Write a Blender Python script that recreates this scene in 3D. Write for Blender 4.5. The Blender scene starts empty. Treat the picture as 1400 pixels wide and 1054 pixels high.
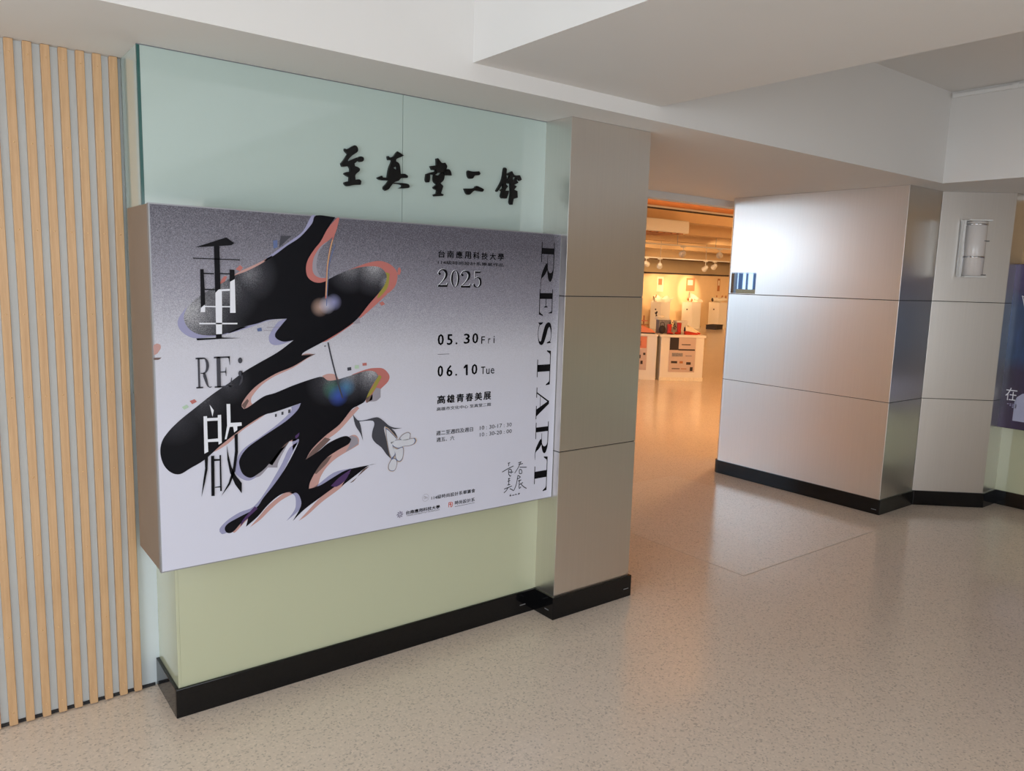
import bpy, bmesh, math, random
from mathutils import Vector, Matrix
from mathutils.geometry import tessellate_polygon

random.seed(7)
SC = bpy.context.scene
COL = SC.collection

# ------------------------------------------------------------------ camera
CAM = Vector((-0.6815, -2.8776, 1.674))
YAW, PITCH, ROLL, FPX = map(float, (37.6552, 7.9175, 1.6903, 1049.21))
_y, _p, _r = math.radians(YAW), math.radians(PITCH), math.radians(ROLL)
FWD = Vector((math.sin(_y) * math.cos(_p), math.cos(_y) * math.cos(_p), -math.sin(_p)))
_rt = Vector((math.cos(_y), -math.sin(_y), 0))
_up = _rt.cross(FWD)
RT = math.cos(_r) * _rt + math.sin(_r) * _up
UP = -math.sin(_r) * _rt + math.cos(_r) * _up
cam_d = bpy.data.cameras.new('camera')
cam_d.sensor_fit = 'HORIZONTAL'
cam_d.sensor_width = 36
cam_d.lens = FPX / 1400 * 36
cam_d.clip_start = 0.05
cam = bpy.data.objects.new('camera', cam_d)
COL.objects.link(cam)
M3 = Matrix((RT, UP, -FWD)).transposed()
cam.matrix_world = Matrix.Translation(CAM) @ M3.to_4x4()
SC.camera = cam

# ------------------------------------------------------------------ world, lights, exposure
W = bpy.data.worlds.new('world')
SC.world = W
W.use_nodes = True
bg = W.node_tree.nodes['Background']
bg.inputs[0].default_value = (0.58, 0.77, 1.0, 1)
bg.inputs[1].default_value = 2.0

SC.view_settings.view_transform = 'Standard'
SC.view_settings.look = 'None'
SC.view_settings.gamma = 1.0
SC.view_settings.exposure = -0.14
SC.view_settings.use_curve_mapping = False


def area_light(name, loc, target, sx, sy, power, col):
    d = bpy.data.lights.new(name, 'AREA')
    d.shape = 'RECTANGLE'
    d.size, d.size_y, d.energy, d.color = sx, sy, power, col
    o = bpy.data.objects.new(name, d)
    COL.objects.link(o)
    o.location = loc
    o.rotation_euler = (Vector(target) - Vector(loc)).to_track_quat('-Z', 'Y').to_euler()
    return o


# daylight entering through the lobby's side windows, its rear windows and the hall's windows
area_light('daylight_side', (-4.35, -3.3, 1.5), (0, -3.3, 0.4), 4.4, 2.3, 150, (0.93, 0.97, 1.0))
area_light('daylight_rear', (-0.35, -7.35, 1.5), (-0.35, 0, -1.0), 5.0, 2.3, 95, (1.0, 0.94, 0.87))
area_light('daylight_hall', (0.05, 9.5, 2.28), (3, 9.5, 1.5), 12.0, 0.6, 120, (0.74, 0.87, 1.0))

# ------------------------------------------------------------------ helpers


def ray(u, v):
    return FWD + RT * ((u - 700) / FPX) - UP * ((v - 527) / FPX)


def tag(o, label=None, cat=None, group=None, kind=None):
    if label: o['label'] = label
    if cat: o['category'] = cat
    if group: o['group'] = group
    if kind: o['kind'] = kind
    return o


def empty(name, loc=(0, 0, 0), rz=0.0, label=None, cat=None, group=None, kind=None, parent=None):
    o = bpy.data.objects.new(name, None)
    COL.objects.link(o)
    o.location = loc
    o.rotation_euler = (0, 0, rz)
    o.empty_display_size = 0.1
    if parent: o.parent = parent
    return tag(o, label, cat, group, kind)


class MB:
    """collects polygons for one mesh"""

    def __init__(s):
        s.v, s.f, s.sm = [], [], []

    def add(s, vs, fs, smooth=False):
        n = len(s.v)
        s.v += [tuple(p) for p in vs]
        s.f += [tuple(i + n for i in f) for f in fs]
        s.sm += [smooth] * len(fs)
        return s

    def box(s, x0, x1, y0, y1, z0, z1):
        return s.add([(x0, y0, z0), (x1, y0, z0), (x1, y1, z0), (x0, y1, z0),
                      (x0, y0, z1), (x1, y0, z1), (x1, y1, z1), (x0, y1, z1)],
                     [(3, 2, 1, 0), (4, 5, 6, 7), (0, 1, 5, 4), (1, 2, 6, 5), (2, 3, 7, 6), (3, 0, 4, 7)])

    def prism(s, poly, z0, z1, smooth_from=None):
        n = len(poly)
        a = sum(poly[i][0] * poly[(i + 1) % n][1] - poly[(i + 1) % n][0] * poly[i][1] for i in range(n))
        if a < 0: poly = poly[::-1]
        s.add([(x, y, z0) for x, y in poly] + [(x, y, z1) for x, y in poly],
              [tuple(range(n - 1, -1, -1)), tuple(range(n, 2 * n))] +
              [(i, (i + 1) % n, n + (i + 1) % n, n + i) for i in range(n)])
        return s

    def lathe(s, prof, seg=16, c=(0, 0, 0), a0=0.0, a1=2 * math.pi, smooth=True):
        full = abs(a1 - a0 - 2 * math.pi) < 1e-6
        m = seg if full else seg + 1
        vs = []
        for r, z in prof:
            for k in range(m):
                a = a0 + (a1 - a0) * k / seg
                vs.append((c[0] + r * math.cos(a), c[1] + r * math.sin(a), c[2] + z))
        fs = []
        for i in range(len(prof) - 1):
            for k in range(seg):
                k2 = (k + 1) % m
                fs.append((i * m + k, i * m + k2, (i + 1) * m + k2, (i + 1) * m + k))
        return s.add(vs, fs, smooth)

    def tube(s, pts, r, seg=8, smooth=True):
        pts = [Vector(p) for p in pts]
        rings = []
        for i, p in enumerate(pts):
            d = (pts[min(i + 1, len(pts) - 1)] - pts[max(i - 1, 0)]).normalized()
            a = d.cross(Vector((0, 0, 1)))
            if a.length < 1e-3: a = d.cross(Vector((1, 0, 0)))
            a.normalize()
            b = d.cross(a)
            rr = r[i] if isinstance(r, (list, tuple)) else r
            rings.append([p + (a * math.cos(t) + b * math.sin(t)) * rr for t in
                          [2 * math.pi * k / seg for k in range(seg)]])
        vs = [q for ring in rings for q in ring]
        fs = [(i * seg + k, i * seg + (k + 1) % seg, (i + 1) * seg + (k + 1) % seg, (i + 1) * seg + k)
              for i in range(len(pts) - 1) for k in range(seg)]
        s.add(vs, fs, smooth)
        s.add(rings[0], [tuple(range(seg))])
        s.add(rings[-1], [tuple(range(seg - 1, -1, -1))])
        return s

    def ellipsoid(s, c, r, n=12, m=8, rot=None):
        vs, fs = [], []
        for i in range(m + 1):
            t = math.pi * i / m
            for k in range(n):
                a = 2 * math.pi * k / n
                p = Vector((r[0] * math.sin(t) * math.cos(a), r[1] * math.sin(t) * math.sin(a), r[2] * math.cos(t)))
                if rot: p = rot @ p
                vs.append(p + Vector(c))
        for i in range(m):
            for k in range(n):
                fs.append((i * n + k, (i + 1) * n + k, (i + 1) * n + (k + 1) % n, i * n + (k + 1) % n))
        return s.add(vs, fs, True)

    def build(s, name, mat, parent=None, bevel=0.0, seg=2, recalc=True):
        me = bpy.data.meshes.new(name)
        me.from_pydata(s.v, [], s.f)
        me.polygons.foreach_set('use_smooth', s.sm)
        if recalc:
            bm = bmesh.new()
            bm.from_mesh(me)
            bmesh.ops.recalc_face_normals(bm, faces=bm.faces[:])
            if bevel:
                es = [e for e in bm.edges if len(e.link_faces) == 2 and e.calc_face_angle(0) > 0.6]
                bmesh.ops.bevel(bm, geom=es, offset=bevel, segments=seg, affect='EDGES', profile=0.6)
            bm.to_mesh(me)
            bm.free()
        me.update()
        o = bpy.data.objects.new(name, me)
        COL.objects.link(o)
        if mat: me.materials.append(mat)
        if parent: o.parent = parent
        return o


def bx(name, mat, x0, x1, y0, y1, z0, z1, parent=None, bevel=0.0, kind=None):
    o = MB().box(x0, x1, y0, y1, z0, z1).build(name, mat, parent, bevel)
    if kind: o['kind'] = kind
    return o


def srgb(r, g, b):
    def f(c):
        c /= 255
        return c / 12.92 if c <= 0.04045 else ((c + 0.055) / 1.055) ** 2.4
    return (f(r), f(g), f(b), 1)


# ------------------------------------------------------------------ materials
class NT:
    def __init__(s, name):
        s.m = bpy.data.materials.new(name)
        s.m.use_nodes = True
        s.t = s.m.node_tree
        s.n = s.t.nodes
        s.b = s.n['Principled BSDF']

    def new(s, typ, **kw):
        n = s.n.new(typ)
        for k, v in kw.items(): setattr(n, k, v)
        return n

    def link(s, a, b): s.t.links.new(a, b)

    def coords(s, scale=(1, 1, 1)):
        tc = s.new('ShaderNodeTexCoord')
        mp = s.new('ShaderNodeMapping')
        mp.inputs['Scale'].default_value = scale
        s.link(tc.outputs['Object'], mp.inputs[0])
        return mp.outputs[0]

    def noise(s, vec, scale, detail=3, rough=0.55):
        n = s.new('ShaderNodeTexNoise')
        n.inputs['Scale'].default_value = scale
        n.inputs['Detail'].default_value = detail
        n.inputs['Roughness'].default_value = rough
        if vec: s.link(vec, n.inputs['Vector'])
        return n

    def ramp(s, fac, stops, interp='LINEAR'):
        r = s.new('ShaderNodeValToRGB')
        r.color_ramp.interpolation = interp
        e = r.color_ramp.elements
        while len(e) < len(stops): e.new(0.5)
        for el, (p, c) in zip(e, stops):
            el.position, el.color = p, c
        s.link(fac, r.inputs[0])
        return r

    def mix(s, fac, a, b, mode='MIX'):
        m = s.new('ShaderNodeMix', data_type='RGBA', blend_type=mode)
        for sock, val in ((m.inputs[0], fac), (m.inputs[6], a), (m.inputs[7], b)):
            if hasattr(val, 'links'): s.link(val, sock)
            else: sock.default_value = val
        return m.outputs[2]

    def math(s, op, a, b=0.0):
        m = s.new('ShaderNodeMath', operation=op)
        for sock, val in ((m.inputs[0], a), (m.inputs[1], b)):
            if hasattr(val, 'links'): s.link(val, sock)
            else: sock.default_value = val
        return m.outputs[0]

    def bump(s, h, strength=0.1, dist=0.01):
        b = s.new('ShaderNodeBump')
        b.inputs['Strength'].default_value = strength
        b.inputs['Distance'].default_value = dist
        s.link(h, b.inputs['Height'])
        s.link(b.outputs[0], s.b.inputs['Normal'])


def plain(name, col, rough=0.6, metal=0.0, spec=0.5, coat=0.0, var=0.03, vscale=6.0):
    t = NT(name)
    v = t.coords()
    n = t.noise(v, vscale)
    lo = tuple(max(0, c * (1 - var)) for c in col[:3]) + (1,)
    hi = tuple(min(1, c * (1 + var)) for c in col[:3]) + (1,)
    r = t.ramp(n.outputs[0], [(0.3, lo), (0.7, hi)])
    t.link(r.outputs[0], t.b.inputs['Base Color'])
    t.b.inputs['Roughness'].default_value = rough
    t.b.inputs['Metallic'].default_value = metal
    t.b.inputs['Specular IOR Level'].default_value = spec
    t.b.inputs['Coat Weight'].default_value = coat
    t.b.inputs['Coat Roughness'].default_value = 0.04
    return t.m


def emis(name, col, strength):
    t = NT(name)
    t.b.inputs['Base Color'].default_value = (0.02, 0.02, 0.02, 1)
    t.b.inputs['Emission Color'].default_value = col
    t.b.inputs['Emission Strength'].default_value = strength
    return t.m


def terrazzo(name, base):
    t = NT(name)
    v = t.coords()
    vo = t.new('ShaderNodeTexVoronoi')
    vo.inputs['Scale'].default_value = 150
    t.link(v, vo.inputs['Vector'])
    sep = t.new('ShaderNodeSeparateColor')
    t.link(vo.outputs['Color'], sep.inputs[0])
    chips = t.ramp(sep.outputs[0], [(0.0, tuple(c * 0.50 for c in base[:3]) + (1,)), (0.07, tuple(c * 0.76 for c in base[:3]) + (1,)),
                                    (0.17, base), (0.86, tuple(min(1, c * 1.14) for c in base[:3]) + (1,))], 'CONSTANT')
    big = t.noise(v, 1.3, 4)
    tone = t.ramp(big.outputs[0], [(0.3, (0.95, 0.95, 0.95, 1)), (0.7, (1.03, 1.03, 1.03, 1))])
    fine = t.noise(v, 60, 2)
    c = t.mix(1.0, chips.outputs[0], tone.outputs[0], 'MULTIPLY')
    c = t.mix(0.45, c, base)
    t.link(c, t.b.inputs['Base Color'])
    rr = t.ramp(fine.outputs[0], [(0.3, (0.13, 0.13, 0.13, 1)), (0.7, (0.21, 0.21, 0.21, 1))])
    t.link(rr.outputs[0], t.b.inputs['Roughness'])
    t.b.inputs['Specular IOR Level'].default_value = 0.5
    return t.m


def brushed(name, col, rough=0.30):
    t = NT(name)
    n = t.noise(t.coords((1, 1, 0.02)), 90, 1)
    t.link(t.mix(n.outputs[0], tuple(c * 0.97 for c in col[:3]) + (1,), tuple(min(1, c * 1.03) for c in col[:3]) + (1,)), t.b.inputs['Base Color'])
    t.b.inputs['Roughness'].default_value = rough
    t.b.inputs['Metallic'].default_value = 1.0
    return t.m


def wood(name, c1, c2, sc=(1, 1, 0.06)):
    t = NT(name)
    v = t.coords(sc)
    n = t.noise(v, 55, 5, 0.65)
    r = t.ramp(n.outputs[0], [(0.25, c1), (0.75, c2)])
    t.link(r.outputs[0], t.b.inputs['Base Color'])
    t.b.inputs['Roughness'].default_value = 0.5
    t.bump(n.outputs[0], 0.06, 0.002)
    return t.m


M = dict(
    paint=plain('white_paint', srgb(222, 220, 217), 0.75, var=0.012, vscale=1.4),
    paint_dull=plain('off_white_paint', srgb(214, 208, 203), 0.8, var=0.015, vscale=1.2),
    pale_wall=plain('pale_blue_paint', srgb(216, 226, 230), 0.6, var=0.02, vscale=5),
    floor=terrazzo('terrazzo', srgb(226, 209, 192)),
    inlay=terrazzo('terrazzo_inlay', srgb(229, 215, 201)),
    metal=brushed('brushed_aluminium', srgb(227, 223, 218), 0.30),
    chrome=plain('chrome', (0.75, 0.76, 0.78, 1), 0.08, 1.0, var=0.01),
    mirror=plain('mirror_steel', (0.86, 0.89, 0.93, 1), 0.015, 1.0, var=0.01),
    core=plain('joint_shadow_gap', srgb(42, 42, 44), 0.7),
    granite=plain('black_granite', srgb(12, 12, 14), 0.10, spec=0.35, var=0.25, vscale=60),
    glass_up=plain('mint_glass', srgb(178, 195, 189), 0.06, coat=0.6, var=0.015, vscale=0.8),
    glass_low=plain('lime_tinted_glass', srgb(190, 193, 163), 0.08, coat=0.5, var=0.015, vscale=0.8),
    glass_edge=plain('green_glass_edge', srgb(48, 92, 88), 0.1),
    wood=wood('pale_ash', srgb(186, 146, 104), srgb(212, 174, 132)),
    ochre=wood('ochre_veneer', srgb(172, 140, 98), srgb(196, 164, 122)),
    screw=plain('brass_screw', srgb(226, 190, 140), 0.35, 0.6),
    black=plain('black_lacquer', srgb(10, 10, 11), 0.4, spec=0.25),
    lightbox=plain('brown_anodised_frame', srgb(142, 126, 112), 0.4, 0.35, var=0.06, vscale=3),
    hall_wall=plain('hall_cream_paint', srgb(232, 206, 168), 0.8, var=0.02),
    hall_ceiling=plain('hall_ceiling_paint', srgb(228, 200, 160), 0.8, var=0.02),
    white=plain('white_laminate', srgb(240, 236, 226), 0.5, var=0.01),
    white_metal=plain('white_metal', srgb(228, 228, 226), 0.45, var=0.01),
    grey=plain('grey_metal', srgb(150, 152, 156), 0.4, 0.5),
    frost=plain('frosted_glass', srgb(222, 216, 212), 0.35, coat=0.4, var=0.01),
    lens=emis('lit_lens', (1, 0.86, 0.62, 1), 14),
    red=plain('red_leather', srgb(196, 50, 34), 0.4),
    dark=plain('dark_fabric', srgb(52, 44, 46), 0.7),
    cream=plain('cream_cloth', srgb(240, 232, 212), 0.8, vscale=40, var=0.08),
    tan=plain('tan_leather', srgb(176, 116, 70), 0.5),
    coral=plain('coral_leather', srgb(226, 138, 104), 0.55),
    greybox=plain('patterned_grey_card', srgb(140, 136, 138), 0.6, vscale=60, var=0.35),
    window_frame=plain('window_frame_grey', srgb(120, 124, 130), 0.4, 0.4),
)


def glass_mat():
    t = NT('window_glass')
    t.b.inputs['Base Color'].default_value = (1, 1, 1, 1)
    t.b.inputs['Roughness'].default_value = 0.0
    t.b.inputs['Transmission Weight'].default_value = 1.0
    t.b.inputs['IOR'].default_value = 1.02
    return t.m


M['glass'] = glass_mat()


def acrylic():
    t = NT('clear_acrylic')
    t.b.inputs['Base Color'].default_value = (0.9, 0.95, 0.97, 1)
    t.b.inputs['Roughness'].default_value = 0.05
    t.b.inputs['Transmission Weight'].default_value = 0.85
    t.b.inputs['IOR'].default_value = 1.3
    return t.m


M['acrylic'] = acrylic()

# ------------------------------------------------------------------ dimensions
H = 2.415          # underside of the beam above wall, column and pier
HC = 3.02          # lobby ceiling
HD = 2.482         # dropped ceiling strip
HH = 3.45          # hall ceiling
BY = -0.345        # front face of the beam
X0, X1 = 1.725, 2.252   # column
CY = -0.148        # column front
BB = 0.115         # skirting height
J1, J2 = 0.850, 1.600   # cladding joints
GY = 0.033         # upper glass front
XU = -0.060        # upper glass left corner
RX = 4.985         # right beam face
WX = 6.08          # right wall

# ------------------------------------------------------------------ setting: floors, ceilings, walls
floor = bx('floor', M['floor'], -4.6, 33, -7.6, 19, -0.1, 0.0, kind='structure')
inl = bx('floor_inlay', M['inlay'], 3.03, 4.49, -0.33, 1.46, -0.01, 0.0008, floor)
seam = MB()
seam.box(3.024, 4.495, -0.336, -0.33, -0.01, 0.0006).box(3.024, 3.03, -0.336, 1.46, -0.01, 0.0006)
seam.build('seam', plain('seam_grey', srgb(190, 176, 162), 0.5), floor)

bx('ceiling', M['paint'], -4.6, RX, -7.6, BY, HC, HC + 0.1, kind='structure')
beam = bx('trim_1', M['paint'], -4.6, RX, BY, 1.5, H, HC + 0.1, kind='structure')
bx('trim_2', M['paint'], 1.04, 2.09, -7.6, BY, HD, HC, kind='structure')
beam2 = bx('trim_3', M['paint'], RX, WX + 0.15, -7.6, 1.5, H, HC + 0.1, kind='structure')
# rail along the top of the right-hand beam
rail = empty('curtain_rail', (RX, -0.36, 2.99), label='slim white rail along the top of the right beam', cat='rail')
MB().box(-0.018, -0.001, -4.0, 0.0, -0.012, 0.012).build('track', M['white_metal'], rail, 0.002)
for k in range(5):
    MB().box(-0.024, -0.0185, -0.4 - k * 0.75, -0.36 - k * 0.75, -0.016, 0.016).build('bracket', M['white_metal'], rail, 0.001)

wall_left = bx('wall_slat', M['pale_wall'], -4.6, 0.02, 0.292, 0.45, 0, H, kind='structure')
bx('wall_back', M['paint_dull'], 0.02, X1 - 0.02, 0.292, 1.5, 0, H, kind='structure')

# lobby side wall with window opening (left of the camera)


def window_wall(name, axis, at, th, a0, a1, z1, w0, w1, wz0, wz1, nm, nwin, mat):
    """wall along axis ('y': plane x=at, 'x': plane y=at) with one glazed opening"""
    root = empty(name, (0, 0, 0), kind='structure')

    def b(nme, m, p0, p1, q0, q1, za, zb, par, bev=0.0):
        if axis == 'y':
            return MB().box(q0, q1, p0, p1, za, zb).build(nme, m, par, bev)
        return MB().box(p0, p1, q0, q1, za, zb).build(nme, m, par, bev)
    for seg in ((a0, w0, 0, z1), (w1, a1, 0, z1), (w0, w1, 0, wz0), (w0, w1, wz1, z1)):
        b('wall_section', mat, seg[0], seg[1], at, at + th, seg[2], seg[3], root)
    win = empty('window_%d' % nwin, (0, 0, 0), kind='structure')
    mid = at + th / 2
    for i in range(nm + 1):
        p = w0 + (w1 - w0) * i / nm
        b('mullion', M['window_frame'], p - 0.03, p + 0.03, mid - 0.03, mid + 0.03, wz0, wz1, win)
    for z in (wz0, wz0 + (wz1 - wz0) * 0.33, wz1 - 0.05):
        b('transom', M['window_frame'], w0, w1, mid - 0.025, mid + 0.025, z, z + 0.05, win)
    return root


window_wall('wall_side', 'y', -4.6, 0.12, -7.6, 0.292, HC, -5.5, -1.1, 0.35, 2.65, 4, 1, M['paint'])
window_wall('wall_rear', 'x', -7.6, 0.12, -4.6, WX, HC, -2.9, 2.2, 0.35, 2.65, 4, 2, M['paint'])
window_wall('wall_hall_left', 'y', 0.18, 0.12, 1.5, 19, HH, 3.4, 15.7, 0.04, 2.6, 9, 3, M['hall_wall'])

# paved ground outside the hall windows
bx('ground', plain('paving', srgb(206, 204, 198), 0.9), -14, 0.17, 1.7, 24, -0.2, -0.1, kind='structure')

fence = empty('reflection_fence', (-10, 10.5, -0.1), label='low brown wall with slate blue posts added outdoors for the small plate to mirror', cat='fence')  # low wall and posts added so the mirror plate has something to reflect
bx('base_wall', plain('brown_wall', srgb(150, 128, 96), 0.9), -0.2, 0.0, 0.0, 3.2, 0.0, 1.66, fence, 0.01)
for yq, wq in ((0.9, 0.05), (1.12, 0.09), (1.42, 0.05), (1.62, 0.13), (1.82, 0.04), (2.0, 0.05), (2.35, 0.12), (2.7, 0.05)):
    bx('post', plain('slate_blue', srgb(70, 92, 128), 0.6), -0.13, -0.07, yq, yq + wq, 1.6605, 3.2, fence, 0.005)

# hall shell
bx('wall_hall_front', M['hall_wall'], 0.3, X1 - 0.02, 1.5, 1.6, 0, HH, kind='structure')
bx('wall_hall_front_right', M['hall_wall'], 5.44, 33, 1.5, 1.6, 0, HH, kind='structure')
bx('wall_hall_front_top', M['paint'], X1 - 0.02, 5.44, 1.5, 1.6, 2.36, HH, kind='structure')
bx('wall_hall_right', M['hall_wall'], 32.9, 33, 1.6, 19, 0, HH, kind='structure')
bx('wall_hall_end', M['hall_wall'], 0.3, 32.9, 18.9, 19, 0, HH, kind='structure')
bx('ceiling_hall', M['hall_ceiling'], 0.18, 33, 1.5, 19, HH, HH + 0.1, kind='structure')
part = empty('wall_partition', (0, 0, 0), kind='structure')
bx('panel', M['hall_wall'], 6, 32.9, 17.0, 17.12, 0, 2.02, part)
bx('top_rail', M['dark'], 6, 32.9, 16.96, 17.16, 2.02, 2.075, part)
k = 0
for yb, zb, dep in ((9.2, 3.10, 0.35), (11.3, 3.02, 0.4), (13.4, 2.98, 0.42), (15.4, 2.86, 0.5), (17.6, 2.62, 0.5)):
    k += 1
    bx('trim_%d' % (3 + k), M['hall_ceiling'], 0.3, 32.9, yb, yb + dep, zb, HH, kind='structure')

# passage side wall behind the column
bx('wall_passage', M['paint_dull'], X0 + 0.1, X1 - 0.004, 0.6, 1.5, 0, H, kind='structure')

# right wall: tinted glass below, veneer boards above
wr = empty('wall_right', (0, 0, 0), kind='structure')
bx('backing', M['core'], WX + 0.012, WX + 0.15, -7.6, -0.40, 0, H, wr)
for i in range(6):
    y1 = -0.46 - i * 1.04
    bx('glass_pane', M['glass_low'], WX, WX + 0.012, y1 - 1.037, y1, BB - 0.02, 0.95, wr, 0.001)
yy = -0.46
while yy > -7.4:
    bx('board', M['ochre'], WX, WX + 0.012, yy - 0.118, yy, 0.952, H - 0.03, wr, 0.0015)
    yy -= 0.12
bx('head_trim', M['paint'], WX - 0.004, WX + 0.012, -7.5, -0.46, H - 0.03, H, wr)
bx('skirting', M['granite'], WX - 0.013, WX + 0.012, -7.5, -0.512, 0, BB, wr, 0.003)

# ------------------------------------------------------------------ slatted wall
slat_me = None
screws_me = None
for i in range(16):
    xl = -0.0995 - 0.05225 * i
    if slat_me is None:
        s = MB().box(0, 0.0265, 0, 0.026, 0.006, H - 0.001).build('slat', M['wood'], wall_left, 0.0015, 1)
        slat_me = s.data
        mb = MB()
        for kz in range(9):
            z = 0.055 + kz * (H - 0.10) / 8
            mb.lathe([(0.0001, -0.0012), (0.0026, -0.0008), (0.0026, 0.0004)], 8)
            n = 24
            for q in range(n):
                x, y, zz = mb.v[-n + q]
                mb.v[-n + q] = (0.01325 + x, zz, z + y)
        sc = mb.build('screws', M['screw'], s)
        sc['kind'] = 'stuff'
        screws_me = sc.data
    else:
        s = bpy.data.objects.new('slat', slat_me)
        COL.objects.link(s)
        s.parent = wall_left
        sc = bpy.data.objects.new('screws', screws_me)
        COL.objects.link(sc)
        sc.parent = s
        sc['kind'] = 'stuff'
    s.location = (xl, 0.266, 0)
bx('shadow_strip', M['core'], -1.2, -0.02, 0.286, 0.292, 0, 0.012, wall_left)

# ------------------------------------------------------------------ glazed wall that carries the sign and the poster
gw = empty('wall_glass', (0, 0, 0), kind='structure')
for a, b in ((XU + 0.010, 0.9515), (0.9535, X0 + 0.002)):
    bx('glass_pane', M['glass_up'], a, b, GY, GY + 0.010, 1.2, H, gw, 0.0008)
bx('glass_pane', M['glass_up'], XU + 0.0005, XU + 0.010, GY + 0.010, 0.292, 1.2, H, gw, 0.0008)
bx('glass_edge', M['glass_edge'], XU, XU + 0.010, GY - 0.0005, GY + 0.010, 1.2, H, gw)
bx('core', M['paint_dull'], 0.012, X0, GY + 0.011, 0.292, 0, H, gw)
bx('glass_pane', M['glass_low'], 0.010, X0 + 0.002, 0.0, 0.010, BB - 0.02, 1.2, gw, 0.0008)
bx('glass_pane', M['glass_low'], 0.0, 0.010, 0.0, 0.292, BB - 0.02, 1.2, gw, 0.0015)
bx('head_seal', M['window_frame'], XU, X0, GY - 0.001, GY + 0.004, H - 0.003, H, gw)
sk = bx('skirting', M['granite'], -0.013, X0, -0.013, 0.0, 0, BB, gw, 0.003)
bx('skirting', M['granite'], -0.013, 0.0, 0.0, 0.292, 0, BB, gw, 0.003)
bx('label_clip', M['grey'], 1.62, 1.655, -0.0138, -0.0128, 0.045, 0.049, sk)

# ------------------------------------------------------------------ column
colm = empty('column', (X0, CY, 0), label='slim brushed metal column right of the large grey poster', cat='column')
cw, cd = X1 - X0, 0.748
bx('core', M['core'], 0.004, cw - 0.004, 0.004, cd - 0.002, 0, H, colm)
for z0, z1 in ((BB - 0.02, J1 - 0.002), (J1 + 0.002, J2 - 0.002), (J2 + 0.002, H - 0.001)):
    bx('metal_panel', M['metal'], 0, cw, 0, cd, z0, z1, colm, 0.0015)
sk = bx('skirting', M['granite'], -0.013, cw + 0.013, -0.013, cd, 0, BB, colm, 0.003)
bx('label_clip', M['grey'], cw - 0.045, cw - 0.008, -0.0138, -0.0128, 0.045, 0.049, sk)
bx('label_clip', M['grey'], -0.0138, -0.0128, 0.02, 0.05, 0.04, 0.044, sk)

# ------------------------------------------------------------------ metal clad pier with rounded end, and the splayed column beside it
PX, PY = 4.927, -0.152
pier = empty('metal_pier', (PX, PY, 0), label='wide brushed metal pier beside the hall entrance', cat='pier')


def pier_poly(off):
    # flat face with a tightly rounded far corner
    R, Y1 = 0.05, 1.365 - PY
    pts = [(0.508, -off), (-off, -off)]
    for i in range(9):
        a = math.pi - math.pi / 2 * i / 8
        pts.append((R + (R + off) * math.cos(a), Y1 - R + (R + off) * math.sin(a)))
    pts += [(0.508, Y1 + off)]
    return pts


def prism_obj(name, mat, poly, z0, z1, parent, bevel=0.0):
    return MB().prism(poly, z0, z1).build(name, mat, parent, bevel)


prism_obj('core', M['core'], pier_poly(-0.004), 0, H, pier)
for z0, z1 in ((BB - 0.02, J1 - 0.002), (J1 + 0.002, J2 - 0.002), (J2 + 0.002, H - 0.001)):
    o = prism_obj('metal_panel', M['metal'], pier_poly(0), z0, z1, pier, 0.0015)
sk = prism_obj('skirting', M['granite'], pier_poly(0.013), 0, BB, pier, 0.003)
bx('label_clip', M['grey'], -0.0138, -0.0128, 0.012, 0.05, 0.035, 0.039, sk)

spl = empty('splayed_column', (5.44, -0.152, 0), label='brushed metal column with angled face carrying the wall lamp', cat='column')


def spl_poly(off):
    # corners relative to (5.44, -0.152)
    A, B = (0.0, 0.0), (0.408, -0.352)
    nx, ny = -(0.352), -(0.408)
    l = math.hypot(nx, ny)
    nx, ny = nx / l * off, ny / l * off
    return [(A[0] + nx * 0.3 + 0.001, A[1] - off), (B[0] + nx * 0.6, -0.352 - off), (0.64, -0.352 - off), (0.64, 0.3), (0.0 + 0.05, 0.3)]


prism_obj('core', M['core'], spl_poly(-0.004), 0, H, spl)
for z0, z1 in ((BB - 0.02, J1 - 0.002), (J1 + 0.002, J2 - 0.002), (J2 + 0.002, H - 0.001)):
    prism_obj('metal_panel', M['metal'], spl_poly(0), z0, z1, spl, 0.001)
prism_obj('skirting', M['granite'], spl_poly(0.013), 0, BB, spl, 0.003)

# wall lamp on the splayed face
ang = math.atan2(-0.352, 0.408)
lx, ly = 5.44 + 0.408 * 0.465, -0.152 - 0.352 * 0.465
lamp = empty('wall_lamp', (lx, ly, 1.785), ang, label='half-round frosted wall lamp with chrome bands on the angled column', cat='lamp')
bx('back_plate', M['chrome'], -0.092, 0.092, -0.012, -0.0005, 0.0, 0.425, lamp, 0.002)
bx('acrylic_wing', M['white_metal'], -0.098, -0.082, -0.05, -0.0125, 0.0, 0.42, lamp, 0.001)
sh = MB()
prof = [(0.066, 0.012), (0.072, 0.016), (0.072, 0.409), (0.066, 0.413)]
sh.lathe(prof, 20, (0.014, -0.0122, 0), math.pi, 2 * math.pi)
for z in (0.012, 0.413):
    n = 20
    vs = [(0.014, -0.0122, z)] + [(0.014 + 0.066 * math.cos(math.pi + math.pi * q / n), -0.0122 + 0.066 * math.sin(math.pi + math.pi * q / n), z) for q in range(n + 1)]
    sh.add(vs, [(0, q + 1, q + 2) for q in range(n)])
sh.build('diffuser', M['frost'], lamp)
for z in (0.385, 0.145):
    MB().lathe([(0.0725, z), (0.076, z), (0.076, z + 0.012), (0.0725, z + 0.012)], 20, (0.014, -0.0122, 0), math.pi, 2 * math.pi).build('band', M['chrome'], lamp)
for z in (0.27, 0.02):
    MB().tube([(0.045, -0.075, z), (0.092, -0.055, z), (0.096, -0.012, z)], 0.004, 8).build('clip', M['grey'], lamp)
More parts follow.
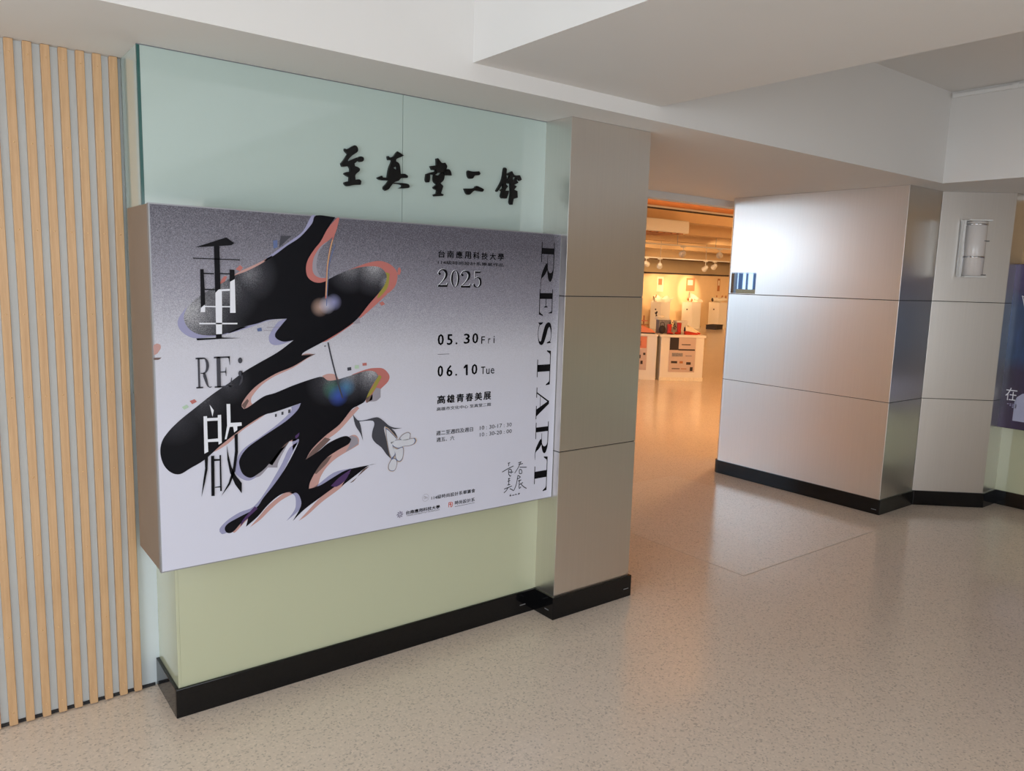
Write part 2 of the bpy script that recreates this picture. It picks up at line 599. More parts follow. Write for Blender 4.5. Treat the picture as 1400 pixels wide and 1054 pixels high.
for z in (0.0, 0.415):
    bx('end_cap', M['white_metal'], -0.07, 0.092, -0.08, -0.0122, z, z + 0.01, lamp, 0.002)

# mirror-finish plate on the pier
pl = empty('mirror_plate', (PX, 1.062, 1.606), label='small mirror-finish plate above the upper joint of the metal pier', cat='sign')
bx('plate', M['mirror'], -0.004, -0.0003, 0.0, 0.252, 0.0, 0.178, pl, 0.001)
MB().box(-0.0055, -0.0041, 0.004, 0.248, 0.170, 0.174).build('edge_strip', M['chrome'], pl)

# ------------------------------------------------------------------ poster geometry helpers
PYF = -0.105       # printed face of the poster box


def on_plane_y(u, v, y):
    d = ray(u, v)
    p = CAM + d * ((y - CAM.y) / d.y)
    return (p.x, p.z)


def on_plane_x(u, v, x):
    d = ray(u, v)
    p = CAM + d * ((x - CAM.x) / d.x)
    return (p.y, p.z)


def P(u, v): return on_plane_y(u, v, PYF)


def smooth_loop(pts, sub=4, sharp=62):
    """Catmull-Rom through a closed loop; corners sharper than `sharp` degrees stay corners"""
    n = len(pts)
    out = []
    cs = math.cos(math.radians(sharp))

    def is_sharp(i):
        a, b, c = (Vector(pts[(i + k) % n]) for k in (-1, 0, 1))
        u, w = b - a, c - b
        if u.length < 1e-9 or w.length < 1e-9: return True
        return u.normalized().dot(w.normalized()) < cs
    shp = [is_sharp(i) for i in range(n)]
    for i in range(n):
        p1, p2 = Vector(pts[i]), Vector(pts[(i + 1) % n])
        p0 = Vector(pts[i - 1]) if not shp[i] else p1 - (p2 - p1) * 0.5
        p3 = Vector(pts[(i + 2) % n]) if not shp[(i + 1) % n] else p2 + (p2 - p1) * 0.5
        for k in range(sub):
            t = k / sub
            q = 0.5 * ((2 * p1) + (p2 - p0) * t + (2 * p0 - 5 * p1 + 4 * p2 - p3) * t * t + (3 * p1 - p0 - 3 * p2 + p3) * t ** 3)
            out.append((q.x, q.y))
    return out


def tess(loops):
    return tessellate_polygon([[Vector((x, y, 0)) for x, y in l] for l in loops])


def brush_loop(pts, ws):
    """outline of a stroke through pts with widths ws (same units)"""
    n = len(pts)
    L, R_ = [], []
    for i in range(n):
        a, b = Vector(pts[max(i - 1, 0)]), Vector(pts[min(i + 1, n - 1)])
        d = (b - a).normalized()
        nn = Vector((-d.y, d.x))
        w = (ws[i] if isinstance(ws, (list, tuple)) else ws) / 2
        p = Vector(pts[i])
        L.append(tuple(p + nn * w))
        R_.append(tuple(p - nn * w))
    return L + R_[::-1]


def cr_open(pts, sub=6):
    out = []
    n = len(pts)
    for i in range(n - 1):
        p1, p2 = Vector(pts[i]), Vector(pts[i + 1])
        p0 = Vector(pts[i - 1]) if i else p1 * 2 - p2
        p3 = Vector(pts[i + 2]) if i + 2 < n else p2 * 2 - p1
        for k in range(sub):
            t = k / sub
            q = 0.5 * ((2 * p1) + (p2 - p0) * t + (2 * p0 - 5 * p1 + 4 * p2 - p3) * t * t + (3 * p1 - p0 - 3 * p2 + p3) * t ** 3)
            out.append(tuple(q))
    out.append(tuple(pts[-1]))
    return out


class Print:
    """flat printed shapes in (x, z) on a plane y; one mesh"""

    def __init__(s, y): s.y, s.mb = y, MB()

    def loops(s, loops):
        flat = [p for l in loops for p in l]
        tr = tess(loops)
        if tr: s.mb.add([(x, s.y, z) for x, z in flat], [tuple(t) for t in tr])
        return s

    def px(s, pts, off=(0, 0), div=1.0, smooth=True, sharp=62):
        q = [P(off[0] + x / div, off[1] + y / div) for x, y in pts]
        return s.loops([smooth_loop(q, 4, sharp) if smooth else q])

    def build(s, name, mat, parent):
        o = s.mb.build(name, mat, None, recalc=False)
        me = o.data
        for p in me.polygons:      # face the viewer side (-Y)
            if p.normal.y > 0: p.flip()
        me.update()
        o.parent = parent
        o.matrix_parent_inverse = parent.matrix_world.inverted()
        return o


_txt = {}


def text_geo(body, bold=0.0):
    if (body, bold) in _txt: return _txt[(body, bold)]
    c = bpy.data.curves.new('t', 'FONT')
    c.body = body
    c.offset = bold
    c.resolution_u = 2
    c.fill_mode = 'FRONT'
    o = bpy.data.objects.new('t', c)
    COL.objects.link(o)
    dg = bpy.context.evaluated_depsgraph_get()
    dg.update()
    me = bpy.data.meshes.new_from_object(o.evaluated_get(dg))
    vs = [(v.co.x, v.co.y) for v in me.vertices]
    fs = [tuple(p.vertices) for p in me.polygons]
    bpy.data.objects.remove(o)
    bpy.data.meshes.remove(me)
    bpy.data.curves.remove(c)
    x0, x1 = min(v[0] for v in vs), max(v[0] for v in vs)
    y0, y1 = min(v[1] for v in vs), max(v[1] for v in vs)
    vs = [((x - x0) / (x1 - x0), (y - y0) / (y1 - y0)) for x, y in vs]
    _txt[(body, bold)] = (vs, fs)
    return vs, fs


def put_text(pr, body, xl, xr, yt, yb, bold=0.0):
    """text ink box: left end at pixel column xl (rows yt..yb), right end at xr; bold = overprint shift in cell heights"""
    vs, fs = text_geo(body)
    ax, az = P(xl, yb)
    _, bz = P(xl, yt)
    rx_, _ = P(xr, yb)
    h = bz - az
    for sx, sz in (((0, 0),) if not bold else ((-1, 0), (1, 0), (0, -0.6), (0, 0.6))):
        pr.mb.add([(ax + u * (rx_ - ax) + sx * bold * h, pr.y, az + v * h + sz * bold * h) for u, v in vs], fs)
    return pr


# ---- didone style glyphs in a unit cell (u 0..1, v 0..1)
def ell(cx, cy, rx, ry, a0, a1, n=16):
    return [(cx + rx * math.cos(math.radians(a0 + (a1 - a0) * i / n)), cy + ry * math.sin(math.radians(a0 + (a1 - a0) * i / n))) for i in range(n + 1)]


def rect(x0, y0, x1, y1): return [(x0, y0), (x1, y0), (x1, y1), (x0, y1)]


def crescent(cx, cy, ro, ri, a0, a1, dx=0.0):
    return ell(cx, cy, ro[0], ro[1], a0, a1) + ell(cx + dx, cy, ri[0], ri[1], a1, a0)


G = {
    'R': [rect(0.13, 0, 0.26, 1), rect(0, 0.95, 0.45, 1), rect(0, 0, 0.44, 0.05),
          rect(0.3, 0.95, 0.55, 1), rect(0.3, 0.475, 0.55, 0.505),
          crescent(0.5, 0.738, (0.36, 0.262), (0.17, 0.232), -90, 90),
          brush_loop(cr_open([(0.42, 0.49), (0.52, 0.45), (0.63, 0.28), (0.74, 0.09), (0.86, 0.02), (1.0, 0.03)], 5),
                     [0.03] * 3 + [0.08, 0.13, 0.17, 0.18, 0.18, 0.18, 0.18, 0.17, 0.16, 0.15, 0.13, 0.11, 0.09, 0.07, 0.05, 0.04, 0.03, 0.03, 0.03, 0.03, 0.03, 0.02, 0.02])],
    'E': [rect(0.14, 0, 0.36, 1), rect(0, 0.95, 0.9, 1), rect(0, 0, 0.94, 0.05), rect(0.35, 0.48, 0.68, 0.52),
          [(0.9, 1), (0.72, 0.975), (0.83, 0.93), (0.88, 0.72), (0.9, 0.72)], [(0.94, 0), (0.76, 0.02), (0.87, 0.08), (0.96, 0.3), (1.0, 0.3)],
          [(0.66, 0.36), (0.68, 0.36), (0.68, 0.65), (0.66, 0.65), (0.62, 0.515), (0.62, 0.49)]],
    'S': [brush_loop(cr_open([(0.86, 0.74), (0.78, 0.93), (0.48, 0.985), (0.17, 0.87), (0.22, 0.64), (0.55, 0.48), (0.84, 0.33), (0.83, 0.12), (0.5, 0.015), (0.18, 0.09), (0.1, 0.3)], 4),
                     [0.03, 0.03, 0.03, 0.03, 0.03, 0.03, 0.03, 0.03, 0.04, 0.06, 0.09, 0.12, 0.15, 0.19, 0.22, 0.24, 0.25, 0.26, 0.27, 0.27, 0.27, 0.26, 0.25, 0.24, 0.22, 0.19, 0.15, 0.11, 0.08, 0.05, 0.04, 0.03, 0.03, 0.03, 0.03, 0.03, 0.03, 0.03, 0.03, 0.03, 0.03]),
          [(0.88, 1), (0.9, 0.68), (0.86, 0.68), (0.8, 0.88)], [(0.06, 0), (0.04, 0.34), (0.08, 0.34), (0.15, 0.12)]],
    'T': [rect(0.40, 0, 0.60, 1), rect(0.02, 0.95, 0.98, 1), rect(0.25, 0, 0.75, 0.05),
          [(0.02, 1), (0.2, 0.975), (0.1, 0.92), (0.03, 0.70), (0.0, 0.70)], [(0.98, 1), (0.8, 0.975), (0.9, 0.92), (0.97, 0.70), (1.0, 0.70)]],
    'A': [[(0.46, 1), (0.52, 1), (0.18, 0.0), (0.135, 0.0)], [(0.44, 1), (0.55, 1), (0.93, 0), (0.70, 0)], rect(0.25, 0.30, 0.75, 0.33),
          rect(0, 0, 0.32, 0.05), rect(0.58, 0, 1.0, 0.05)],
    ';': [ell(0.5, 0.87, 0.5, 0.10, 0, 360), ell(0.5, 0.42, 0.5, 0.10, 0, 360),
          brush_loop(cr_open([(0.75, 0.42), (0.85, 0.25), (0.2, 0.02)], 5), [0.4, 0.4, 0.38, 0.34, 0.3, 0.25, 0.22, 0.18, 0.14, 0.1, 0.06])],
    '2': [brush_loop(cr_open([(0.1, 0.72), (0.16, 0.9), (0.45, 0.98), (0.78, 0.85), (0.78, 0.6), (0.45, 0.3), (0.05, 0.04)], 4),
                     [0.2, 0.16, 0.1, 0.07, 0.05, 0.05, 0.05, 0.06, 0.08, 0.11, 0.15, 0.19, 0.21, 0.22, 0.22, 0.21, 0.18, 0.14, 0.1, 0.07, 0.06, 0.05, 0.05, 0.04, 0.04]),
          [(0.03, 0), (0.92, 0), (0.98, 0.24), (0.92, 0.24), (0.85, 0.12), (0.05, 0.10)], ell(0.17, 0.74, 0.11, 0.065, 0, 360)],
    '0': [crescent(0.5, 0.5, (0.46, 0.5), (0.27, 0.47), 90, 270), crescent(0.5, 0.5, (0.46, 0.5), (0.27, 0.47), -90, 90)],
    '5': [rect(0.2, 0.52, 0.26, 0.97), [(0.2, 0.99), (0.3, 0.88), (0.82, 0.90), (0.9, 1.0)],
          brush_loop(cr_open([(0.23, 0.53), (0.5, 0.62), (0.83, 0.5), (0.85, 0.2), (0.5, 0.02), (0.1, 0.14)], 4),
                     [0.04, 0.04, 0.05, 0.05, 0.06, 0.08, 0.12, 0.16, 0.19, 0.21, 0.21, 0.2, 0.17, 0.12, 0.08, 0.05, 0.05, 0.06, 0.08, 0.1, 0.14]),
          ell(0.14, 0.17, 0.11, 0.06, 0, 360)],
}


def put_glyph(pr, ch, xl, xr, yt, yb, shift=(0, 0)):
    x0, z0 = P(xl, yb)
    x1, _ = P(xr, yb)
    _, z1 = P(xl, yt)
    for loop in G[ch]:
        pr.loops([[(x0 + u * (x1 - x0) + shift[0], z0 + v * (z1 - z0) + shift[1]) for u, v in loop]])


def put_glyph_rot(pr, ch, xl, xr, yt, yb):
    """letter turned a quarter clockwise: reads downwards, its top to the right"""
    ym, xm = (yt + yb) / 2, (xl + xr) / 2
    x0, x1 = P(xl, ym)[0], P(xr, ym)[0]
    zt, zb = P(xm, yt)[1], P(xm, yb)[1]
    for loop in G[ch]:
        pr.loops([[(x0 + v * (x1 - x0), zt - u * (zt - zb)) for u, v in loop]])


# ------------------------------------------------------------------ the large poster
def poster_paper():
    t = NT('poster_print')
    tc = t.new('ShaderNodeTexCoord')
    sep = t.new('ShaderNodeSeparateXYZ')
    t.link(tc.outputs['Object'], sep.inputs[0])
    mr = t.new('ShaderNodeMapRange')
    mr.inputs[1].default_value, mr.inputs[2].default_value = 0.0, 1.27
    t.link(sep.outputs[2], mr.inputs[0])
    g = t.noise(tc.outputs['Object'], 420, 2, 0.8)
    gg = t.math('MULTIPLY', t.math('SUBTRACT', g.outputs[0], 0.5), 1.0)
    # ink density gradient with grain growing towards the dark top
    xs = t.math('MULTIPLY', sep.outputs[0], 0.035)
    f = t.math('ADD', mr.outputs[0], xs)
    dens = t.ramp(f, [(0.0, (0, 0, 0, 1)), (0.40, (0.10,) * 3 + (1,)), (0.62, (0.30,) * 3 + (1,)), (0.80, (0.62,) * 3 + (1,)), (1.0, (0.95,) * 3 + (1,))])
    d2 = t.math('ADD', dens.outputs[0], t.math('MULTIPLY', gg, t.math('MULTIPLY', dens.outputs[0], 1.5)))
    c = t.ramp(d2, [(0.0, srgb(212, 213, 228)), (0.30, srgb(196, 196, 206)), (0.62, srgb(140, 138, 150)), (1.0, srgb(78, 76, 86))])
    t.link(c.outputs[0], t.b.inputs['Base Color'])
    t.b.inputs['Roughness'].default_value = 0.32
    t.b.inputs['Specular IOR Level'].default_value = 0.3
    return t.m


PL_, PR_ = -0.069, 1.7242
PZ0, PZ1 = 0.6175, 1.8855
poster = empty('poster_box', (PL_, PYF, PZ0), label='large framed grey exhibition poster with black brush stroke', cat='poster')
bpy.context.view_layer.update()
o = bx('box', M['lightbox'], 0.0, PR_ - PL_, 0.0006, 0.33, 0.0, PZ1 - PZ0, poster, 0.002)
o = bx('frame_edge', M['grey'], -0.0015, PR_ - PL_, -0.0002, 0.022, -0.0015, PZ1 - PZ0 + 0.0015, poster, 0.0008)
paper = bx('printed_sheet', poster_paper(), 0.003, PR_ - PL_ - 0.003, -0.0012, -0.0003, 0.003, PZ1 - PZ0 - 0.003, poster)
bpy.context.view_layer.update()


def inkmat(name, rgb, rough=0.4):
    return plain(name, srgb(*rgb), rough, var=0.02, spec=0.12)


INK = dict(black=inkmat('ink_black', (12, 12, 17)), white=inkmat('ink_white', (226, 228, 236)), lav=inkmat('ink_lavender', (152, 152, 184)),
           grey=inkmat('ink_grey', (150, 145, 155)), pink=inkmat('ink_pink', (190, 150, 144)), rose=inkmat('ink_rose', (182, 112, 106)),
           olive=inkmat('ink_olive', (150, 140, 70)), brown=inkmat('ink_brown', (112, 92, 88)), green=inkmat('ink_green', (176, 200, 176)),
           red=inkmat('ink_red', (214, 96, 70)), purple=inkmat('ink_purple', (78, 56, 98)), petal=inkmat('ink_petal', (204, 206, 214)),
           tan=inkmat('ink_tan', (206, 172, 120)), dgrey=inkmat('ink_dark_grey', (70, 70, 78)), blue=inkmat('ink_blue', (96, 110, 150)))


def stroke_ink():
    """black brush ink that thins to grain at its ends, with two soft coloured glints printed in it"""
    t = NT('brush_ink')
    tc = t.new('ShaderNodeTexCoord')
    base = srgb(12, 12, 18)

    def spot(px, r, soft=1.0):
        x, z = P(*px)
        mp = t.new('ShaderNodeVectorMath', operation='DISTANCE')
        cmb = t.new('ShaderNodeCombineXYZ')
        s2 = t.new('ShaderNodeSeparateXYZ')
        t.link(tc.outputs['Object'], s2.inputs[0])
        t.link(s2.outputs[0], cmb.inputs[0])
        t.link(s2.outputs[2], cmb.inputs[2])
        t.link(cmb.outputs[0], mp.inputs[0])
        mp.inputs[1].default_value = (x, 0, z)
        mr = t.new('ShaderNodeMapRange')
        mr.inputs[1].default_value, mr.inputs[2].default_value = 0.0, r
        mr.inputs[3].default_value, mr.inputs[4].default_value = soft, 0.0
        t.link(mp.outputs['Value'], mr.inputs[0])
        return mr.outputs[0]
    m = None
    for px, r, s in (((256, 424), 0.21, 1.35), ((300, 394), 0.15, 1.0), ((340, 374), 0.11, 0.9), ((512, 362), 0.13, 1.3), ((478, 364), 0.11, 1.0), ((528, 385), 0.07, 1.1),
                     ((508, 508), 0.13, 1.25), ((478, 512), 0.12, 1.0), ((450, 522), 0.1, 0.7), ((518, 520), 0.08, 1.1), ((275, 545), 0.11, 0.6),
                     ((310, 522), 0.09, 0.6), ((240, 572), 0.1, 0.5)):
        d = spot(px, r, s)
        m = d if m is None else t.math('MAXIMUM', m, d)
    g = t.noise(tc.outputs['Object'], 460, 2, 0.8)
    gm = t.math('MULTIPLY', m, t.math('MULTIPLY', g.outputs[0], 1.5))
    r = t.ramp(gm, [(0.0, base), (0.35, srgb(52, 52, 58)), (0.75, srgb(120, 120, 126)), (1.0, srgb(176, 176, 180))])
    c = r.outputs[0]
    for px, rad, s, colr in (((437, 420), 0.038, 0.75, srgb(196, 164, 150)), ((447, 417), 0.036, 0.8, srgb(196, 194, 214)), ((456, 413), 0.034, 0.75, srgb(150, 152, 196)),
                             ((454, 532), 0.045, 0.55, srgb(70, 130, 112)), ((473, 529), 0.042, 0.65, srgb(76, 134, 176)), ((462, 541), 0.045, 0.8, srgb(64, 88, 176))):
        c = t.mix(spot(px, rad, s), c, colr)
    t.link(c, t.b.inputs['Base Color'])
    t.b.inputs['Roughness'].default_value = 0.38
    t.b.inputs['Specular IOR Level'].default_value = 0.12
    return t.m


STROKE = [(432, 294.5), (426, 306), (410, 324), (392, 336), (376, 348), (356, 361), (336, 371), (320, 377), (300, 389), (280, 400), (266, 410), (256, 420), (251, 432),
          (253, 442), (260, 451), (272, 457), (290, 458.6), (308, 456), (328, 448), (352, 442), (368, 437), (392, 435.6), (384, 445), (376, 456), (378, 463),
          (388, 467), (401, 465), (380, 481), (352, 497), (332, 509), (312, 524), (290, 539), (266, 558), (246, 574), (230, 590), (221, 604), (219, 620), (224, 636),
          (234, 646), (246, 648), (260, 640), (280, 628), (300, 610), (328, 588), (352, 572), (364, 566), (376, 563), (411, 551), (406, 561), (390, 576), (360, 596), (338, 612),
          (328, 626), (327, 636), (332, 648), (342, 653), (352, 648), (364, 638), (380, 618), (392, 605), (405, 599), (408, 604), (392, 636), (376, 660), (360, 680), (350, 694),
          (328, 706), (312, 715), (307, 722), (310, 728), (318, 727), (330, 714), (340, 704), (336, 720), (352, 706), (366, 690), (380, 678), (392, 673), (404, 673), (410, 680), (411, 692),
          (400, 712), (416, 696), (440, 678), (464, 660), (478, 646), (466, 665), (488, 648), (504, 636), (514, 634), (492, 638), (472, 643), (456, 652), (440, 662), (430, 666), (422, 668),
          (424, 658), (434, 640), (446, 626), (462, 615), (476, 607), (480, 600), (474, 596), (464, 598), (448, 606), (436, 616), (418, 628), (426, 614), (444, 596), (464, 580), (480, 560), (488, 555),
          (498, 549), (502, 540), (508, 528), (517, 514), (512, 508), (500, 507), (480, 513), (460, 519), (448, 520), (440, 515), (426, 518), (400, 527), (376, 537), (360, 542), (340, 556),
          (333, 559), (330, 553), (338, 540), (352, 526), (376, 511), (400, 501), (420, 489), (426, 485), (412, 486), (416, 481), (440, 468), (454, 460), (470, 450), (488, 436), (504, 416), (518, 400),
          (526, 388), (528, 376), (520, 366), (504, 364), (480, 368), (460, 376), (446, 383), (434, 386), (422, 380), (418, 368), (422, 354), (430, 340), (440, 328), (448, 312), (458, 297)]
L0 = PYF - 0.0016
D_ = 0.00035


def layer(i): return L0 - D_ * i


def art(name, mat, lyr, polys, smooth=True, sharp=62):
    for off, div, pts in polys:
        pr = Print(layer(lyr))
        pr.px(pts, off, div, smooth, sharp)
        pr.build(name, mat, paper)


c1, c2, c3, c4, c5 = (200, 280), (200, 460), (200, 580), (360, 280), (360, 460)
art('lavender_fringe', INK['lav'], 0, [
    (c1, 5, [(275, 700), (222, 770), (215, 825), (250, 875), (320, 910), (420, 905), (540, 885), (700, 830), (400, 850), (300, 780)]),
    (c1, 5, [(560, 880), (700, 840), (840, 790), (965, 776), (840, 770), (700, 800), (560, 850)]),
    (c1, 5, [(966, 776), (900, 800), (850, 870), (836, 910), (852, 950), (905, 958), (1005, 925), (930, 900), (920, 830)]),
    (c1, 5, [(1160, 76), (1128, 76), (1070, 180), (980, 250), (880, 320), (800, 385), (880, 370), (1060, 240)]),
    (c2, 5, [(1058, 455), (990, 480), (985, 515), (900, 595), (780, 685), (690, 745), (640, 795), (612, 860), (600, 915), (640, 965), (700, 985), (770, 950), (720, 900), (700, 800), (1000, 600)]),
    (c2, 5, [(1000, 690), (1030, 655), (1055, 650), (1058, 690), (1040, 720), (1000, 780)]),
    (c3, 5, [(1035, 120), (975, 165), (930, 260), (880, 350), (820, 450), (735, 560), (640, 600), (560, 650), (505, 705), (500, 735), (540, 745), (700, 640), (800, 560), (930, 330)]),
    (c3, 5, [(975, 465), (1015, 490), (1020, 560), (1000, 605), (955, 662), (1030, 600), (1056, 560), (1056, 490), (1025, 460)]),
    (c3, 5, [(1105, 440), (1160, 420), (1280, 330), (1400, 300), (1400, 330), (1250, 400)]),
])
art('pink_fringe', INK['pink'], 0, [
    (c1, 5, [(590, 486), (640, 455), (760, 400), (860, 345), (840, 380), (700, 460)]),
    (c2, 5, [(1155, 120), (1100, 150), (1000, 215), (880, 270), (790, 330), (725, 405), (715, 445), (730, 470), (670, 500), (645, 470), (690, 380), (800, 300), (1050, 130)]),
    (c2, 5, [(820, 528), (760, 570), (650, 645), (560, 730), (480, 780), (440, 790), (520, 700), (700, 570)]),
    (c2, 5, [(945, 715), (1030, 660), (1050, 690), (1010, 715)]),
    (c5, 5, [(640, 476), (655, 490), (610, 540), (520, 640), (440, 700), (380, 730), (320, 810), (285, 845), (330, 740), (450, 620)]),
    (c5, 5, [(575, 690), (625, 672), (652, 700), (650, 740), (600, 770), (500, 830), (430, 895), (390, 960), (365, 1025), (300, 1045), (340, 940), (450, 790)]),
    (c5, 5, [(400, 270), (440, 255), (490, 260), (520, 300), (450, 310)]),
    (c3, 5, [(1030, 462), (960, 462), (900, 500), (830, 560), (770, 630), (705, 705), (780, 650), (850, 580), (920, 520), (1000, 475)]),
    (c3, 5, [(1105, 590), (1040, 660), (1100, 620), (1200, 530), (1320, 440), (1390, 370), (1330, 400), (1200, 490)]),
    (c3, 5, [(590, 735), (610, 735), (690, 650), (760, 590), (740, 580), (640, 680)]),
    (c1, 5, [(50, 1000), (48, 965), (70, 948), (95, 955), (98, 980), (75, 1015), (50, 1028)]),
])
art('rose_fringe', INK['rose'], 0, [
    (c4, 5, [(500, 480), (620, 430), (720, 395), (800, 384), (870, 410), (912, 460), (912, 520), (890, 570), (830, 625), (760, 690), (680, 760), (560, 850), (445, 925), (400, 940), (600, 760), (780, 560), (800, 450), (700, 430)]),
    (c5, 5, [(600, 262), (700, 225), (760, 215), (820, 220), (860, 265), (850, 310), (800, 360), (760, 420), (700, 450), (700, 360), (760, 260)]),
    (c4, 5, [(918, 440), (930, 425), (940, 450), (930, 480), (916, 475)]),
    (c1, 5, [(505, 530), (530, 490), (552, 490), (530, 535), (505, 560)]),
    (c1, 5, [(610, 440), (640, 412), (660, 430), (640, 455)]),
])
art('olive_fringe', INK['olive'], 1, [
    (c4, 5, [(835, 460), (862, 470), (850, 560), (800, 625), (775, 640), (800, 580), (835, 520)]),
    (c5, 5, [(785, 268), (808, 275), (770, 345), (735, 395), (705, 425), (700, 390), (740, 350)]),
], sharp=80)
art('grey_fringe', INK['grey'], 1, [
    (c5, 5, [(580, 690), (600, 676), (640, 690), (650, 730), (600, 765), (560, 790), (590, 735)]),
    (c2, 5, [(820, 870), (890, 790), (965, 735), (905, 850), (895, 895), (830, 895), (780, 950), (740, 965), (770, 920)]),
    (c1, 5, [(1240, 250), (1190, 300), (1165, 380), (1165, 440), (1190, 490), (1230, 500), (1170, 505), (1130, 450), (1130, 370), (1170, 290)]),
    (c5, 5, [(770, 350), (800, 355), (800, 415), (770, 440), (720, 445), (740, 400)]),
    (c4, 5, [(610, 800), (655, 768), (662, 810), (620, 812)]),
    (c4, 5, [(845, 605), (868, 598), (850, 625), (840, 632)]),
], sharp=50)
art('brown_fringe', INK['brown'], 1, [
    (c5, 5, [(290, 842), (330, 780), (420, 690), (460, 700), (400, 760), (340, 810)]),
    (c5, 5, [(470, 810), (400, 850), (340, 930), (360, 940), (430, 870)]),
    (c2, 5, [(820, 860), (900, 760), (980, 715), (920, 790), (860, 880)]),
    (c5, 5, [(240, 150), (270, 125), (358, 118), (300, 145)]),
    (c5, 5, [(700, 420), (745, 395), (745, 430), (705, 455)]),
    (c2, 5, [(50, 145), (104, 143), (85, 158), (50, 160)]),
    (c5, 5, [(590, 1000), (620, 985), (680, 910), (725, 885), (640, 960)]),
    (c2, 5, [(650, 470), (690, 425), (700, 440), (672, 495)]),
], sharp=50)
pr = Print(layer(2))
pr.loops([smooth_loop([P(*p) for p in STROKE], 4, 66)])
pr.build('brush_stroke', stroke_ink(), paper)
art('rose_fringe', INK['rose'], 3, [
    (c1, 5, [(1300, 92), (1318, 92), (1292, 190), (1255, 235), (1200, 275), (1170, 310), (1140, 370), (1134, 440), (1150, 480), (1190, 500), (1238, 498), (1240, 515), (1190, 532), (1140, 525), (1100, 490), (1090, 430), (1105, 370), (1150, 300), (1190, 250), (1240, 160)]),
])
art('purple_glint', INK['purple'], 3, [
    (c3, 5, [(740, 560), (760, 575), (680, 650), (640, 700), (660, 650)]),
    (c5, 5, [(460, 1020), (520, 960), (600, 905), (560, 980), (500, 1025)]),
    (c2, 5, [(1015, 680), (1045, 655), (1040, 680), (1020, 700)]),
])
art('pixel_square', INK['rose'], 3, [(c2, 5, [(295, 440), (328, 428), (345, 445), (312, 462)]), (c5, 5, [(675, 182), (704, 179), (706, 197), (677, 200)]),
                                     (c4, 5, [(790, 670), (815, 660), (830, 680), (805, 690)])], smooth=False)
art('pixel_square', INK['green'], 3, [(c2, 5, [(242, 482), (275, 465), (290, 482), (258, 500)]), (c5, 5, [(622, 198), (650, 195), (652, 218), (624, 220)])], smooth=False)
art('pixel_square', INK['dgrey'], 3, [(c5, 5, [(572, 212), (598, 208), (600, 230), (574, 234)]), (c1, 5, [(918, 212), (995, 212), (960, 240), (930, 270), (905, 290)]),
                                      (c2, 5, [(878, 530), (890, 527), (890, 547), (878, 550)]), (c2, 5, [(922, 515), (936, 512), (936, 533), (922, 536)]),
                                      (c2, 5, [(968, 500), (984, 497), (984, 520), (968, 524)]), (c5, 5, [(415, 62), (424, 60), (425, 68), (416, 70)])], smooth=False)
art('pixel_square', INK['blue'], 3, [(c1, 5, [(755, 845), (785, 838), (790, 862), (760, 866)]), (c1, 5, [(865, 245), (895, 240), (895, 290), (868, 300)])], smooth=False)


def lines(name, mat, lyr, off, div, strokes, w):
    pr = Print(layer(lyr))
    for st in strokes:
        q = [P(off[0] + x / div, off[1] + y / div) for x, y in cr_open(st, 5)]
        pr.loops([brush_loop(q, w)])
    o = pr.build(name, mat, paper)
    if len(strokes) > 1: o['kind'] = 'stuff'
    return o


lines('stem_line', INK['rose'], 4, c4, 5, [[(485, 190), (455, 300), (436, 420), (430, 520), (425, 640)]], 0.0055)
lines('stem_line', INK['blue'], 4, c4, 5, [[(487, 270), (450, 400), (440, 500), (434, 600), (430, 690)]], 0.003)
lines('stem_line', INK['tan'], 5, c4, 5, [[(470, 240), (440, 380), (432, 520), (426, 620)]], 0.003)
lines('stem_line', INK['dgrey'], 4, c5, 5, [[(440, 40), (460, 130), (490, 250), (515, 340), (540, 420)]], 0.006)
lines('thin_rule', INK['grey'], 4, c1, 5, [[(800, 858), (865, 860)], [(820, 838), (910, 835)]], 0.002)

# flower (crop 480,550 at 11.667x)
fo, fd = (480, 550), 11.667
art('flower_leaf', INK['dgrey'], 4, [
    (fo, fd, [(25, 190), (60, 240), (120, 290), (240, 275), (350, 245), (430, 240), (520, 300), (600, 370), (700, 405), (810, 405), (700, 425), (640, 415), (700, 480), (740, 570), (690, 520), (600, 420), (530, 380), (520, 430), (560, 600), (600, 800), (640, 905), (560, 830), (480, 720), (380, 640), (330, 560), (335, 460), (365, 350), (340, 295), (240, 292), (125, 305), (150, 380), (165, 480), (185, 610), (140, 490), (75, 390), (45, 300)]),
], sharp=75)
for pts in ([(760, 575), (820, 510), (900, 475), (940, 500), (930, 570), (900, 600), (800, 600)],
            [(600, 640), (700, 600), (800, 590), (950, 575), (1010, 570), (1030, 610), (1000, 660), (920, 690), (830, 700), (740, 730), (660, 700)],
            [(640, 690), (720, 740), (800, 710), (828, 730), (825, 850), (800, 920), (755, 942), (710, 900), (690, 800)],
            [(640, 905), (690, 890), (725, 930), (720, 1010), (690, 1080), (640, 1095), (595, 1070), (590, 1000)],
            [(545, 400), (600, 440), (730, 575), (640, 650), (690, 780), (690, 850), (640, 905), (600, 790), (560, 560)]):
    q = [P(fo[0] + x / fd, fo[1] + y / fd) for x, y in pts]
    cx_ = sum(p[0] for p in q) / len(q)
    cz_ = sum(p[1] for p in q) / len(q)
    for nm, mt, ly_, sc_ in (('petal_edge', INK['tan'], 5, 1.06), ('petal_line', INK['blue'], 6, 1.0), ('petal', INK['petal'], 7, 0.9)):
        pr = Print(layer(ly_))
        pr.loops([smooth_loop([(cx_ + (a - cx_) * sc_, cz_ + (b - cz_) * sc_) for a, b in q], 4)])
        pr.build(nm, mt, paper)

